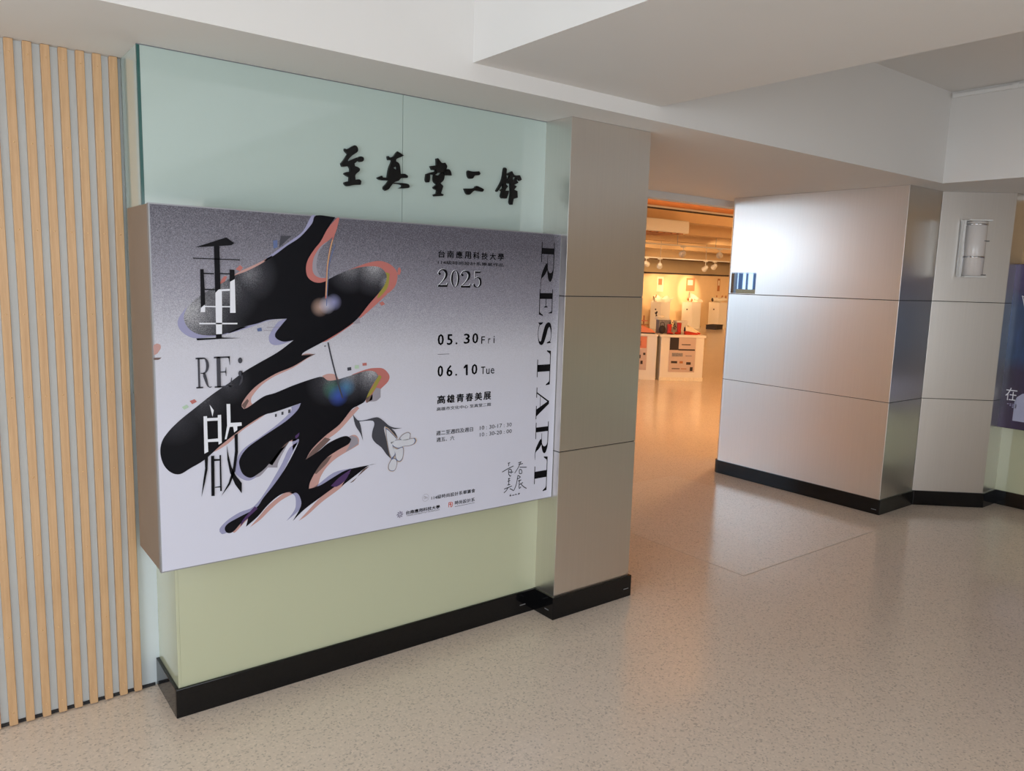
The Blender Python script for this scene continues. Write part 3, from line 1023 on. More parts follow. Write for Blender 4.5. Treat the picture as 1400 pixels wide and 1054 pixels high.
# the two large characters
art('character_stroke', INK['black'], 8, [
    (c1, 5, [(330, 291), (545, 222), (598, 262), (580, 276), (497, 282), (505, 575), (490, 580), (468, 600), (460, 283)]),
    (c1, 5, [(318, 358), (325, 362), (630, 373), (636, 368), (634, 386), (628, 379), (325, 368), (320, 372)]),
    (c1, 5, [(366, 440), (390, 440), (391, 464), (460, 467), (460, 475), (391, 472), (397, 574), (466, 576), (466, 584), (397, 582), (400, 678), (370, 702)]),
    (c1, 5, [(567, 442), (600, 444), (602, 506), (568, 526), (567, 476), (500, 474), (500, 467), (567, 468)]),
    (c1, 5, [(340, 912), (474, 908), (474, 884), (513, 884), (514, 906), (648, 910), (514, 915), (345, 926)]),
    (c3, 5, [(395, 205), (420, 205), (416, 310), (398, 400), (375, 495), (388, 380), (400, 300)]),
    (c3, 5, [(440, 215), (462, 213), (462, 236), (498, 236), (498, 210), (508, 208), (514, 455), (503, 455), (502, 430), (466, 432), (466, 427), (502, 422), (499, 247), (463, 250), (465, 488), (443, 488)]),
    (c3, 5, [(600, 72), (622, 60), (624, 190), (605, 320), (570, 410), (510, 490), (560, 400), (590, 300), (604, 180)]),
    (c3, 5, [(548, 140), (560, 210), (580, 290), (610, 350), (650, 400), (650, 470), (605, 410), (570, 330), (552, 240)]),
], smooth=False)
w5, d5 = (255, 560), 14
art('character_stroke', INK['white'], 8, [
    (c1, 5, [(570, 526), (602, 508), (608, 738), (570, 738), (570, 700), (516, 700), (515, 882), (475, 884), (471, 700), (400, 698), (400, 733), (368, 733), (370, 706), (395, 684), (400, 690), (471, 692), (470, 602), (492, 578), (568, 574), (568, 588), (514, 590), (515, 692), (570, 692)]),
    (c1, 5, [(360, 806), (620, 806), (620, 816), (360, 816)]),
    (w5, d5, [(318, 125), (385, 120), (387, 160), (590, 150), (590, 100), (655, 95), (668, 630), (608, 665), (603, 607), (402, 616), (410, 800), (335, 840)]),
    (w5, d5, [(435, -100), (515, 10), (490, 130)]),
    (w5, d5, [(758, -112), (828, -112), (836, 250), (1045, 240), (1050, 302), (965, 315), (965, 385), (905, 432), (885, 322), (820, 326), (760, 558), (725, 565), (770, 300)]),
], smooth=False)
# openings inside the lower white character show the black stroke
art('character_counter', INK['black'], 9, [
    (w5, d5, [(386, 215), (590, 205), (596, 546), (398, 565)]),
], smooth=False)
for ch, a, b, yt, yb in (('R', 268, 289, 489, 531), ('E', 293, 317, 487.6, 530), (';', 325.5, 331.5, 487.5, 527)):
    pr = Print(layer(8))
    put_glyph(pr, ch, a, b, yt, yb)
    pr.build('letter', INK['dgrey'], paper)
for ch, a, b, yt, yb in (('2', 598, 612.4, 368, 392), ('0', 615.6, 628, 369, 392.4), ('2', 629, 643.6, 370, 393), ('5', 646, 658, 370.6, 393.2)):
    pr, prw = Print(layer(1)), Print(layer(0))
    put_glyph(pr, ch, a, b, yt, yb)
    put_glyph(prw, ch, a, b, yt, yb, (-0.0028, 0.0012))
    o = pr.build('numeral', INK['black'], paper)
    prw.build('numeral_highlight', INK['white'], paper)
for ch, a, b, yt, yb in (('R', 739.5, 757, 331, 394), ('E', 737, 755, 395.5, 432), ('S', 735, 753.6, 439, 473), ('T', 734, 752, 479, 527),
                         ('A', 732.7, 750.2, 529, 572), ('R', 731.5, 749, 577, 627), ('T', 730.2, 747.5, 624.5, 672)):
    pr = Print(layer(1))
    put_glyph_rot(pr, ch, a, b, yt, yb)
    pr.build('letter', INK['black'], paper)


def put_chars(name, body, xl, xr, yt, yb, bold, fill=0.84):
    """one object per character, evenly spaced along the line"""
    ax, az = P(xl, yb)
    bz = P(xl, yt)[1]
    rx_ = P(xr, yb)[0]
    n = len(body)
    w = (rx_ - ax) / (n - 1 + fill)
    h = bz - az
    for i, ch in enumerate(body):
        vs, fs = text_geo(ch)
        pr = Print(layer(1))
        for sx, sz in ((-1, 0), (1, 0), (0, -0.6), (0, 0.6)):
            pr.mb.add([(ax + i * w + u * w * fill + sx * bold * h, pr.y, az + v * h + sz * bold * h) for u, v in vs], fs)
        pr.build(name, INK['black'], paper)


put_chars('character', '台南應用科技大學', 599, 688.4, 342, 351.8, 0.03, 0.72)
put_chars('character', '高雄青春美展', 597.6, 670.4, 541, 552.2, 0.04, 0.8)
for body, a, b, yt, yb, bold in (
        ('0', 598.4, 606, 457, 471.8, 0.035), ('5', 611, 618, 457.2, 471.4, 0.035), ('.', 622.4, 625, 468, 470.8, 0.0), ('3', 634, 641.6, 456.4, 469.8, 0.035), ('0', 645.6, 653, 455.6, 469.4, 0.035),
        ('F', 657.6, 662.4, 460, 469.8, 0.01), ('r', 667, 670, 462.4, 469.4, 0.01), ('i', 674.4, 675.6, 459.4, 469, 0.01),
        ('0', 598.2, 605, 500, 515, 0.035), ('6', 610.4, 617.8, 499.6, 514.4, 0.035), ('.', 622, 624.6, 511, 513.6, 0.0), ('0', 644.6, 651.8, 498, 512, 0.035),
        ('T', 657.2, 662.8, 501.4, 511.4, 0.01), ('u', 664.4, 668.8, 504, 511.4, 0.01), ('e', 670.4, 675.4, 503.4, 510.8, 0.01)):
    put_text(Print(layer(1)), body, a, b, yt, yb, bold).build('numeral' if body in '0356.' else 'letter', INK['black'], paper)
pr = Print(layer(1))
pr.px([(636.2, 498.4), (639.2, 498.2), (639.2, 512.8), (636.6, 513), (636.4, 502.6), (633.6, 504), (633.6, 501.6)], smooth=False)
pr.build('numeral', INK['black'], paper)
for body, a, b, yt, yb, bold in (
        ('114級時尚設計系畢業作品', 598.5, 688, 356, 361, 0.015), ('高雄市文化中心 至真堂二館', 596.6, 670.6, 557, 561.8, 0.015),
        ('週二至週四及週日', 596, 646, 589.4, 595.4, 0.015), ('週五、六', 596.4, 620.6, 598.4, 604.4, 0.015),
        ('10 : 30-17 : 30', 655.6, 699, 582.4, 587.8, 0.0), ('10 : 30-20 : 00', 655.6, 699, 591.6, 597, 0.0),
        ('114級時尚設計系畢籌會', 589.5, 649, 678, 683.4, 0.015), ('台南應用科技大學', 554.8, 600.8, 698.4, 703.4, 0.04),
        ('TAINAN UNIVERSITY OF TECHNOLOGY', 555.5, 600.5, 704.2, 705.8, 0.0), ('時尚設計系', 621.5, 648.5, 684.8, 690.2, 0.015)):
    o = put_text(Print(layer(1)), body, a, b, yt, yb, bold).build('small_text', INK['black'], paper)
    o['kind'] = 'stuff'
for a, b, w in ((P(598, 484.4), P(614, 483.8), 0.0016), (P(621.5, 692.5), P(648.5, 687), 0.0014)):
    pr = Print(layer(1))
    pr.loops([brush_loop([a, b], w)])
    pr.build('thin_rule', INK['black'], paper)

lines('handwriting', INK['dgrey'], 1, (680, 620), 17.5, [
    [(245, 232), (300, 215)], [(272, 225), (262, 300)], [(108, 442), (240, 365), (380, 295)], [(265, 505), (268, 385), (330, 392), (322, 480)], [(262, 445), (372, 440)], [(268, 500), (300, 540), (320, 520)],
    [(495, 222), (570, 195)], [(500, 262), (605, 235)], [(552, 195), (500, 320), (408, 468)], [(530, 326), (695, 325)], [(520, 478), (522, 388), (572, 392), (576, 470), (522, 478)],
    [(250, 605), (300, 590)], [(238, 665), (302, 640)], [(235, 752), (302, 740)], [(272, 585), (265, 750)], [(155, 850), (250, 812), (342, 775)], [(262, 800), (210, 880), (150, 942)], [(290, 838), (340, 860), (382, 888)],
    [(480, 518), (542, 560), (478, 605)], [(484, 530), (445, 740), (388, 882)], [(490, 655), (565, 630)], [(522, 630), (515, 825), (560, 790)], [(605, 690), (520, 742)], [(560, 730), (620, 790), (692, 832)],
    [(290, 1020), (310, 970)], [(300, 1015), (330, 1000)], [(350, 1000), (395, 990)], [(410, 990), (440, 965)], [(450, 985), (465, 970)], [(500, 985), (515, 940)], [(490, 960), (530, 955)]], 0.0042)
# small emblems
pr = Print(layer(1))
ex, ez = P(546.5, 703.2)
for k in range(8):
    a = k * math.pi / 4
    q = [(ex + math.cos(a + t) * r, ez + math.sin(a + t) * r) for t, r in ((0, 0.003), (0.25, 0.010), (0.75, 0.0155), (0.95, 0.015), (0.6, 0.009), (0.35, 0.003))]
    pr.loops([q])
pr.build('emblem', INK['purple'], paper)['kind'] = 'stuff'
pr = Print(layer(1))
ex, ez = P(581.5, 680.2)
pr.loops([ell(ex, ez, 0.0165, 0.0165, 0, 360, 32)[:-1], ell(ex, ez, 0.0155, 0.0155, 0, 360, 32)[:-1]])
for st in ([(-0.006, -0.006), (-0.007, 0.006), (-0.001, 0.005), (0.0, -0.005)], [(0.0, -0.005), (0.004, 0.002), (0.009, -0.001), (0.007, -0.005)]):
    pr.loops([brush_loop([(ex + a, ez + b) for a, b in cr_open(st, 4)], 0.002)])
pr.build('emblem', INK['grey'], paper)['kind'] = 'stuff'
pr = Print(layer(1))
ex, ez = P(615.6, 689.6)
for st in ([(-0.009, -0.011), (-0.009, 0.009)], [(-0.011, 0.009), (0.0, 0.011)], [(-0.009, 0.001), (-0.002, 0.002)],
           [(-0.002, 0.010), (0.002, -0.011), (0.010, -0.006), (0.010, 0.006), (0.002, 0.011)], [(0.002, 0.006), (0.003, -0.004)]):
    pr.loops([brush_loop([(ex + a, ez + b) for a, b in cr_open(st, 4)], 0.0028)])
pr.build('emblem', INK['red'], paper)['kind'] = 'stuff'

# ------------------------------------------------------------------ raised sign characters on the upper glass
SIGN = [
    ('至', (460, 190), [[[(150, 185), (200, 197), (330, 125), (385, 150), (405, 210), (380, 260), (290, 320), (215, 400), (215, 430), (280, 400), (380, 357), (395, 400), (375, 440), (335, 470), (345, 520), (400, 540), (440, 570), (430, 615), (375, 660), (350, 700), (355, 780), (430, 775), (465, 810), (455, 875), (330, 880), (210, 905), (160, 880), (140, 840), (165, 820), (235, 810), (240, 730), (185, 705), (140, 670), (165, 640), (255, 625), (250, 560), (225, 520), (150, 530), (100, 530), (80, 470), (130, 410), (210, 290), (155, 230)]],
                        [[(415, 350), (450, 335), (500, 350), (515, 385), (500, 425), (460, 440), (420, 425), (405, 390)]]]),
    ('真', (460, 190), [[[(970, 330), (990, 330), (1010, 358), (1080, 340), (1130, 280), (1160, 240), (1210, 270), (1280, 320), (1220, 350), (1140, 385), (1130, 430), (1180, 460), (1205, 520), (1220, 670), (1300, 670), (1360, 710), (1350, 745), (1230, 752), (1180, 800), (1100, 830), (1050, 880), (990, 960), (930, 990), (895, 960), (900, 910), (950, 860), (1000, 792), (870, 790), (800, 770), (775, 740), (860, 702), (878, 738), (970, 745), (975, 690), (1000, 560), (1050, 430), (1050, 402), (980, 402)],
                         [(1080, 555), (1150, 515), (1158, 612)]],
                        [[(1100, 840), (1280, 848), (1370, 870), (1390, 910), (1360, 940), (1190, 945), (1250, 912), (1250, 884), (1180, 862), (1100, 856)]]]),
    ('堂', (570, 205), [[[(365, 165), (400, 165), (460, 245), (530, 245), (570, 310), (552, 372), (500, 432), (340, 432), (352, 386), (280, 380), (250, 310), (370, 295), (370, 220)]],
                        [[(230, 440), (340, 415), (385, 440), (340, 475), (240, 470), (240, 560), (225, 620), (180, 620), (160, 570), (175, 460)]],
                        [[(500, 410), (555, 372), (610, 375), (640, 420), (655, 490), (520, 485)]],
                        [[(320, 470), (400, 490), (470, 430), (520, 500), (500, 580), (440, 640), (492, 690), (480, 740), (450, 830), (500, 850), (490, 880), (330, 887), (310, 855), (370, 830), (380, 770), (320, 740), (310, 710), (372, 660), (320, 610), (310, 540)]]]),
    ('二', (570, 205), [[[(970, 395), (1060, 415), (1180, 410), (1205, 450), (1180, 485), (1100, 490), (1060, 545), (1000, 545), (970, 500), (960, 430)]],
                        [[(900, 740), (1080, 735), (1130, 690), (1230, 730), (1275, 760), (1250, 800), (1180, 790), (1110, 775), (1060, 800), (1000, 855), (945, 840)]]]),
    ('館', (640, 215), [[[(680, 215), (705, 203), (727, 230), (720, 330), (732, 420), (715, 520), (755, 560), (720, 600), (705, 640), (770, 640), (760, 700), (725, 790), (640, 785), (620, 740), (640, 652), (610, 625), (662, 590), (655, 495), (600, 590), (550, 660), (530, 640), (600, 520), (650, 400)]],
                        [[(715, 325), (770, 300), (830, 268), (880, 345), (970, 345), (990, 370), (1015, 430), (980, 452), (930, 392), (918, 440), (950, 490), (872, 530), (920, 560), (872, 620), (930, 650), (937, 775), (860, 797), (850, 850), (840, 910), (802, 905), (785, 850), (806, 700), (800, 502), (770, 502), (735, 470), (770, 400), (782, 352)],
                         [(846, 385), (918, 382), (872, 440), (846, 462)]]]),
]
zh = {'至': 'first', '真': 'second', '堂': 'third', '二': 'fourth two-stroke', '館': 'fifth and last'}
for ch, off, shapes in SIGN:
    lo = None
    ym = 0
    sid = []
    for shp in shapes:
        sid.append([[on_plane_y(off[0] + x / 14, off[1] + y / 14, GY - 0.008) for x, y in lp] for lp in shp])
    xs = [p[0] for s in sid for l in s for p in l]
    zs = [p[1] for s in sid for l in s for p in l]
    x0, z0 = min(xs), min(zs)
    root = empty('sign_character', (x0, GY, z0), label='raised black calligraphy character %s, %s of the sign above the poster' % (ch, zh[ch]), cat='lettering', group='sign characters on the mint glass')
    for shp in sid:
        mb = MB()
        lps = [smooth_loop([(a - x0, b - z0) for a, b in lp], 3, 55) for lp in shp]
        flat = [p for l in lps for p in l]
        tr = tess(lps)
        n = len(flat)
        mb.add([(a, -0.014, b) for a, b in flat] + [(a, -0.0003, b) for a, b in flat], [tuple(t) for t in tr] + [tuple(i + n for i in t[::-1]) for t in tr])
        s0 = 0
        for l in lps:
            m = len(l)
            mb.f += [(s0 + i, s0 + (i + 1) % m, n + s0 + (i + 1) % m, n + s0 + i) for i in range(m)]
            mb.sm += [False] * m
            s0 += m
        mb.build('stroke', M['black'], root)

# ------------------------------------------------------------------ dark blue poster on the right wall
def blue_paper():
    t = NT('blue_poster_print')
    v = t.coords((1, 1, 1))
    sep = t.new('ShaderNodeSeparateXYZ')
    t.link(v, sep.inputs[0])
    n = t.noise(v, 3.2, 4)
    n2 = t.noise(t.coords((1, 6, 1.2)), 2.5, 3)
    f = t.math('ADD', t.math('MULTIPLY', sep.outputs[2], 0.8), t.math('MULTIPLY', t.math('SUBTRACT', n.outputs[0], 0.5), 0.35))
    r = t.ramp(f, [(0.05, srgb(58, 48, 74)), (0.30, srgb(44, 40, 66)), (0.45, srgb(34, 62, 98)), (0.75, srgb(38, 66, 106)), (0.88, srgb(52, 44, 84)), (1.0, srgb(74, 62, 100))])
    st = t.ramp(n2.outputs[0], [(0.45, (1, 1, 1, 1)), (0.75, (1.5, 1.45, 1.6, 1))])
    t.link(t.mix(1.0, r.outputs[0], st.outputs[0], 'MULTIPLY'), t.b.inputs['Base Color'])
    t.b.inputs['Roughness'].default_value = 0.3
    return t.m


BX = 5.98
p2 = empty('poster_box', (BX, -0.490, 0.634), label='dark blue and purple framed poster on the right wall', cat='poster')
bx('box', M['dark'], 0.0008, WX - BX - 0.0005, -1.85, 0.0, 0.0, 1.263, p2, 0.001)
bx('frame_edge', M['grey'], -0.0006, 0.02, -0.006, 0.0012, -0.001, 1.264, p2)
sheet2 = bx('printed_sheet', blue_paper(), -0.0012, 0.0, -1.846, -0.006, 0.003, 1.260, p2)
bpy.context.view_layer.update()


def print_x(name, mat, loops, parent, dx=0.0004):
    mb = MB()
    for lp in loops:
        tr = tess([lp])
        mb.add([(BX - 0.0012 - dx, a, b) for a, b in lp], [tuple(t) for t in tr])
    o = mb.build(name, mat, None, recalc=False)
    for p in o.data.polygons:
        if p.normal.x > 0: p.flip()
    o.data.update()
    o.parent = parent
    o.matrix_parent_inverse = parent.matrix_world.inverted()
    return o


vs, fs = text_geo('在', 0.0)
a0, b0 = on_plane_x(1374, 546.5, BX)
a1, b1 = on_plane_x(1391.5, 531, BX)
mb = MB().add([(BX - 0.0016, a0 + u * (a1 - a0), b0 + v * (b1 - b0)) for u, v in vs], fs)
o = mb.build('lettering', INK['white'], None)
o.parent = sheet2
o.matrix_parent_inverse = sheet2.matrix_world.inverted()
ya, za = on_plane_x(1384, 575, BX)
arch = [(ya, za), (ya, za + 0.15), (ya - 0.012, za + 0.185), (ya - 0.045, za + 0.215), (ya - 0.09, za + 0.23), (ya - 0.2, za + 0.235), (ya - 0.33, za + 0.235), (ya - 0.42, za + 0.2), (ya - 0.44, za + 0.15), (ya - 0.44, za)]
print_x('arch_panel', inkmat('ink_pale_lilac', (176, 178, 204)), [arch], sheet2)
yt_, zt_ = on_plane_x(1377, 551, BX)
print_x('small_print', INK['lav'], [[(yt_ - 0.018 * i, zt_ - 0.012 * j), (yt_ - 0.018 * i - 0.012, zt_ - 0.012 * j), (yt_ - 0.018 * i - 0.012, zt_ - 0.012 * j - 0.007), (yt_ - 0.018 * i, zt_ - 0.012 * j - 0.007)] for i in range(4) for j in range(3) if i - j >= 0], sheet2)['kind'] = 'stuff'
yt_, zt_ = on_plane_x(1396.5, 410, BX)
print_x('lettering', INK['white'], [brush_loop([(yt_, zt_ + 0.03), (yt_ - 0.03, zt_ + 0.02)], 0.006), brush_loop([(yt_ - 0.005, zt_ + 0.03), (yt_ - 0.03, zt_ - 0.06)], 0.006), brush_loop([(yt_ - 0.03, zt_ + 0.05), (yt_ - 0.06, zt_ - 0.05)], 0.007)], sheet2)

# ------------------------------------------------------------------ exhibition hall
WARM = (1.0, 0.63, 0.31)
spot_lens = M['lens']


def spot(loc, aim, power, label, angle=60, blend=0.6, ceil_z=HH, rad=0.05):
    r = empty('spotlight', loc, label=label, cat='spotlight', group='track spotlights in the hall')
    d = (Vector(aim) - Vector(loc)).normalized()
    MB().tube([(0, 0, 0.02), (0, 0, ceil_z - loc[2] - 0.03)], 0.012, 8).build('stem', M['white_metal'], r)
    MB().box(-0.09, 0.09, -0.03, 0.03, ceil_z - loc[2] - 0.03, ceil_z - loc[2] - 0.001).build('ceiling_mount', M['white_metal'], r, 0.004)
    a, b = -d * 0.11, d * 0.10
    MB().tube([a, a * 0.6, b * 0.5, b], [0.05, 0.075, 0.085, 0.10], 14).build('can', M['white_metal'], r)
    e = d * 0.1015
    MB().tube([e, e + d * 0.004], 0.085, 14).build('lens', spot_lens, r)
    L = bpy.data.lights.new('bulb', 'SPOT')
    L.energy, L.color, L.spot_size, L.spot_blend, L.shadow_soft_size = power, WARM, math.radians(angle), blend, rad
    o = bpy.data.objects.new('bulb', L)
    COL.objects.link(o)
    o.parent = r
    o.location = d * 0.13
    o.rotation_euler = d.to_track_quat('-Z', 'Y').to_euler()
    return r


for ty, tz, tx0, tx1, lab in ((12.0, 2.74, 14.5, 20.5, 'nearer white lighting track hanging under the hall ceiling'), (15.0, 2.50, 16.5, 24.5, 'farther white lighting track hanging under the hall ceiling')):
    tr_ = empty('lighting_track', (tx0, ty, tz), label=lab, cat='track', group='lighting tracks in the hall')
    bx('bar', M['white_metal'], 0, tx1 - tx0, -0.025, 0.025, 0.0, 0.04, tr_, 0.003)
    for q in range(4):
        x = 0.4 + q * (tx1 - tx0 - 0.8) / 3
        MB().tube([(x, 0, 0.041), (x, 0, HH - tz)], 0.008, 6).build('hanger', M['grey'], tr_)
spot((16.9, 12.0, 2.54), (20.6, 17, 1.3), 450, 'nearer spotlight with lit lens left of the metal pier', 55, ceil_z=2.739)
spot((18.58, 12.0, 2.57), (24.2, 17, 1.3), 450, 'nearer spotlight with lit lens close to the metal pier', 55, ceil_z=2.739)
spot((19.29, 15.0, 2.27), (21.2, 16.97, 1.35), 330, 'farther small lit spotlight above the left plinth', 34, ceil_z=2.499)
spot((22.21, 15.0, 2.33), (23.2, 16.97, 1.4), 330, 'farther small lit spotlight above the right plinth', 34, ceil_z=2.499)
spot((18.62, 15.0, 2.31), (22.3, 16.97, 1.4), 420, 'farther small lit spotlight at the column edge', 30, ceil_z=2.499)
spot((21.7, 15.0, 2.25), (22.6, 16.97, 1.3), 160, 'lowest farther spotlight beside the metal pier', 60, ceil_z=2.499)

# unseen warm pendants added to light tables, floor and ceiling of the hall


def fill_pendant(x, y, power, n):
    r = empty('added_pendant_lamp', (x, y, HH), label='added warm pendant lamp lighting the hall out of view, %s from the entrance' % n, cat='lamp', group='added pendant lamps in the hall')
    MB().tube([(0, 0, -0.001), (0, 0, -0.35)], 0.01, 6).build('cord', M['white_metal'], r)
    MB().lathe([(0.03, -0.30), (0.16, -0.44), (0.155, -0.44), (0.03, -0.31)], 20).build('shade', M['white_metal'], r)
    MB().ellipsoid((0, 0, -0.40), (0.04, 0.04, 0.04)).build('globe', spot_lens, r)
    L = bpy.data.lights.new('bulb', 'POINT')
    L.energy, L.color, L.shadow_soft_size = power, WARM, 0.15
    o = bpy.data.objects.new('bulb', L)
    COL.objects.link(o)
    o.parent = r
    o.location = (0, 0, -0.52)


for x, y, pw, n in ((7.6, 2.4, 220, 'first'), (12.6, 2.9, 150, 'second'), (17.0, 5.0, 240, 'third'), (23.0, 8.0, 220, 'fourth'), (27.5, 13.0, 220, 'fifth'), (12.5, 14.5, 220, 'sixth')):
    fill_pendant(x, y, pw, n)

# air-conditioning cassette hanging below the hall ceiling
ac = empty('air_duct', (10.9, 9.0, 2.76), label='white air-conditioning duct under the hall ceiling', cat='duct')
bx('casing', M['white_metal'], -2.6, 2.62, 0.0, 0.9, 0.06, 0.34, ac, 0.02)
for k in range(22):
    bx('louvre', M['tan'], -2.5 + k * 0.23, -2.5 + k * 0.23 + 0.15, 0.05, 0.85, 0.035, 0.058, ac)
for x in (-2.3, 0.0, 2.4):
    MB().tube([(x, 0.45, 0.345), (x, 0.45, HH - 2.762)], 0.012, 6).build('hanger', M['grey'], ac)
pipes = (((8.5, 5.9, 3.0), (13, 5.9, 3.0), 0.07), ((8.5, 6.4, 3.06), (14, 6.4, 3.06), 0.09), ((8.5, 7.2, 3.1), (15, 7.2, 3.1), 0.05))
for i, (a, b, r_) in enumerate(pipes):
    o = empty('ceiling_pipe', a, label='%s pale service pipe below the hall ceiling, %s from the entrance' % (('slim', 'thick', 'thin')[i], ('nearest', 'second', 'third')[i]), cat='pipe', group='service pipes in the hall')
    MB().tube([(0, 0, 0), (b[0] - a[0], 0, 0)], r_, 12).build('run', M[('tan', 'white_metal', 'dark')[i]], o)
    for x in (0.6, (b[0] - a[0]) / 2, b[0] - a[0] - 0.6):
        MB().tube([(x, 0, r_ * 0.9), (x, 0, HH - a[2])], 0.012, 6).build('hanger', M['grey'], o)

# display tables ------------------------------------------------------
e1 = Vector((0.834, -0.552, 0))
TA = Vector((9.40, 6.03, 0))
trot = math.atan2(e1.y, e1.x)
tab = empty('display_table', TA, trot, label='white boxy display table with an information sheet on its front', cat='table')
bx('body', M['white'], 0.012, 0.768, 0.012, 0.62, 0.0, 0.755, tab, 0.004)
bx('tabletop', M['white'], -0.012, 0.792, -0.012, 0.64, 0.756, 0.80, tab, 0.004)
bx('plinth_board', M['cream'], 0.004, 0.776, 0.004, 0.0115, 0.0, 0.06, tab)
TB = TA + Vector((-0.30, 0.30, 0))
rb = math.atan2(-0.27, 0.22)
e1b = Vector((math.cos(rb), math.sin(rb), 0))
TB = TA - e1b * 0.915 + Vector((-0.01, 0.01, 0))
tab2 = empty('display_table', TB, rb, label='white display table half hidden by the column', cat='table')
prism_obj('body', M['white'], [(0.012, 0.012), (0.868, 0.012), (0.868 - 0.155, 0.50), (0.012, 0.50)], 0.0, 0.765, tab2, 0.004)
prism_obj('tabletop', M['white'], [(0.0, 0.0), (0.884, 0.0), (0.884 - 0.161, 0.52), (0.0, 0.52)], 0.766, 0.80, tab2, 0.004)
bx('stile', M['white'], 0.83, 0.862, 0.002, 0.0115, 0.0, 0.765, tab2)
bx('bottom_rail', M['white'], 0.30, 0.829, 0.004, 0.0115, 0.0, 0.07, tab2)

sheetp = plain('sheet_paper', srgb(205, 186, 176), 0.6)
inf = empty('information_sheet', TA + e1 * 0.16 + Vector((0, 0, 0.155)), trot, label='printed information sheet on the front of the display table', cat='sheet')
bx('sheet', sheetp, 0.0, 0.46, 0.004, 0.0115, 0.0, 0.60, inf)
for nm, mt, x0, x1, z0, z1 in (('printed_image', 'dark', 0.005, 0.16, 0.38, 0.595), ('printed_band', 'dark', 0.16, 0.45, 0.375, 0.40), ('printed_image', 'dark', 0.04, 0.15, 0.15, 0.19),
                               ('printed_image', 'tan', 0.19, 0.25, 0.15, 0.19), ('printed_image', 'dark', 0.31, 0.39, 0.13, 0.175), ('printed_image', 'dark', 0.38, 0.43, 0.02, 0.09),
                               ('printed_text', 'greybox', 0.05, 0.24, 0.27, 0.33), ('printed_text', 'greybox', 0.29, 0.40, 0.275, 0.29), ('printed_text', 'dark', 0.21, 0.37, 0.47, 0.485),
                               ('printed_text', 'dark', 0.06, 0.20, 0.05, 0.065), ('printed_text', 'tan', 0.22, 0.32, 0.05, 0.065)):
    bx(nm, M[mt], x0, x1, 0.003, 0.0039, z0, z1, inf)
inf2 = empty('information_sheet', TB + e1b * 0.40 + Vector((0, 0, 0.17)), rb, label='pinkish printed sheet on the table beside the column', cat='sheet')
bx('sheet', sheetp, 0.0, 0.30, 0.006, 0.0115, 0.0, 0.59, inf2)
for mt, x0, x1, z0, z1 in (('coral', 0.12, 0.29, 0.38, 0.58), ('dark', 0.16, 0.20, 0.20, 0.26), ('dark', 0.20, 0.24, 0.10, 0.16), ('tan', 0.1, 0.2, 0.42, 0.50), ('dark', 0.24, 0.28, 0.26, 0.30)):
    bx('printed_image', M[mt], x0, x1, 0.005, 0.0059, z0, z1, inf2)


def on_table(u, v, z=0.8): return TA + e1 * u + Vector((-e1.y, e1.x, 0)) * v + Vector((0, 0, z))


# boxes on the table
gb = empty('display_box', on_table(0.03, 0.30), trot, label='patterned grey box with a white lid on the display table', cat='box')
bx('body', M['greybox'], 0.0, 0.22, 0.0, 0.2, 0.0, 0.235, gb, 0.003)
bx('lid', M['white'], -0.03, 0.19, -0.012, 0.21, 0.236, 0.256, gb, 0.003)
wb = empty('riser_block', on_table(0.36, 0.34), trot, label='white riser block behind the red shoes', cat='block')
bx('body', M['white'], 0.0, 0.19, 0.0, 0.2, 0.0, 0.20, wb, 0.003)
bx('cap', M['white'], -0.012, 0.202, -0.012, 0.212, 0.201, 0.222, wb, 0.003)


def boot(loc, rz, mat, label, h=0.17, sc=1.0):
    r = empty('ankle_boot', loc, rz, label=label, cat='boot', group='red boots on the table')
    MB().lathe([(0.0, 0.002), (0.036, 0.003), (0.038, 0.03), (0.034, 0.08), (0.042, h - 0.01), (0.041, h), (0.030, h), (0.028, 0.06)], 14).build('shaft', mat, r)
    mb = MB().ellipsoid((0.0, -0.045, 0.022), (0.034, 0.07, 0.021), 14, 8)
    mb.build('toe', mat, r)
    bx('sole', M['dark'], -0.032, 0.032, -0.11, 0.034, -0.0005, 0.006, r, 0.003)
    return r


boot(on_table(0.17, 0.12), trot + 0.3, M['red'], 'left red boot standing beside the grey box')
boot(on_table(0.35, 0.15), trot - 0.9, M['red'], 'right red boot in front of the white riser block', 0.2)


def wedge(loc, rz, label):
    r = empty('wedge_shoe', loc, rz, label=label, cat='shoe', group='red-soled wedge shoes')
    prof = [(-0.12, 0.0), (0.11, 0.0), (0.125, 0.02), (0.10, 0.035), (0.02, 0.045), (-0.05, 0.06), (-0.12, 0.065)]
    mb = MB()
    n = len(prof)
    mb.add([(x, -0.036, z) for x, z in prof] + [(x, 0.036, z) for x, z in prof],
           [tuple(range(n)), tuple(range(2 * n - 1, n - 1, -1))] + [(i, n + i, n + (i + 1) % n, (i + 1) % n) for i in range(n)])
    mb.build('sole', M['red'], r, 0.006)
    mb = MB()
    secs = [(-0.115, 0.066, 0.16, 0.030), (-0.08, 0.064, 0.150, 0.034), (-0.03, 0.058, 0.115, 0.034), (0.03, 0.045, 0.085, 0.036), (0.08, 0.037, 0.062, 0.033), (0.115, 0.03, 0.036, 0.015)]
    m = 9
    vs = []
    for x, z0, z1, w in secs:
        for q in range(m):
            a = math.pi * q / (m - 1)
            vs.append((x, w * math.cos(a), z0 + (z1 - z0) * math.sin(a) ** 0.7))
    mb.add(vs, [(i * m + q, i * m + q + 1, (i + 1) * m + q + 1, (i + 1) * m + q) for i in range(len(secs) - 1) for q in range(m - 1)], True)
    mb.build('upper', M['cream'], r)
    MB().tube([(-0.118, -0.02, 0.062), (-0.122, 0, 0.12), (-0.118, 0.02, 0.062)], 0.012, 8).build('heel_tab', M['dark'], r)
    return r


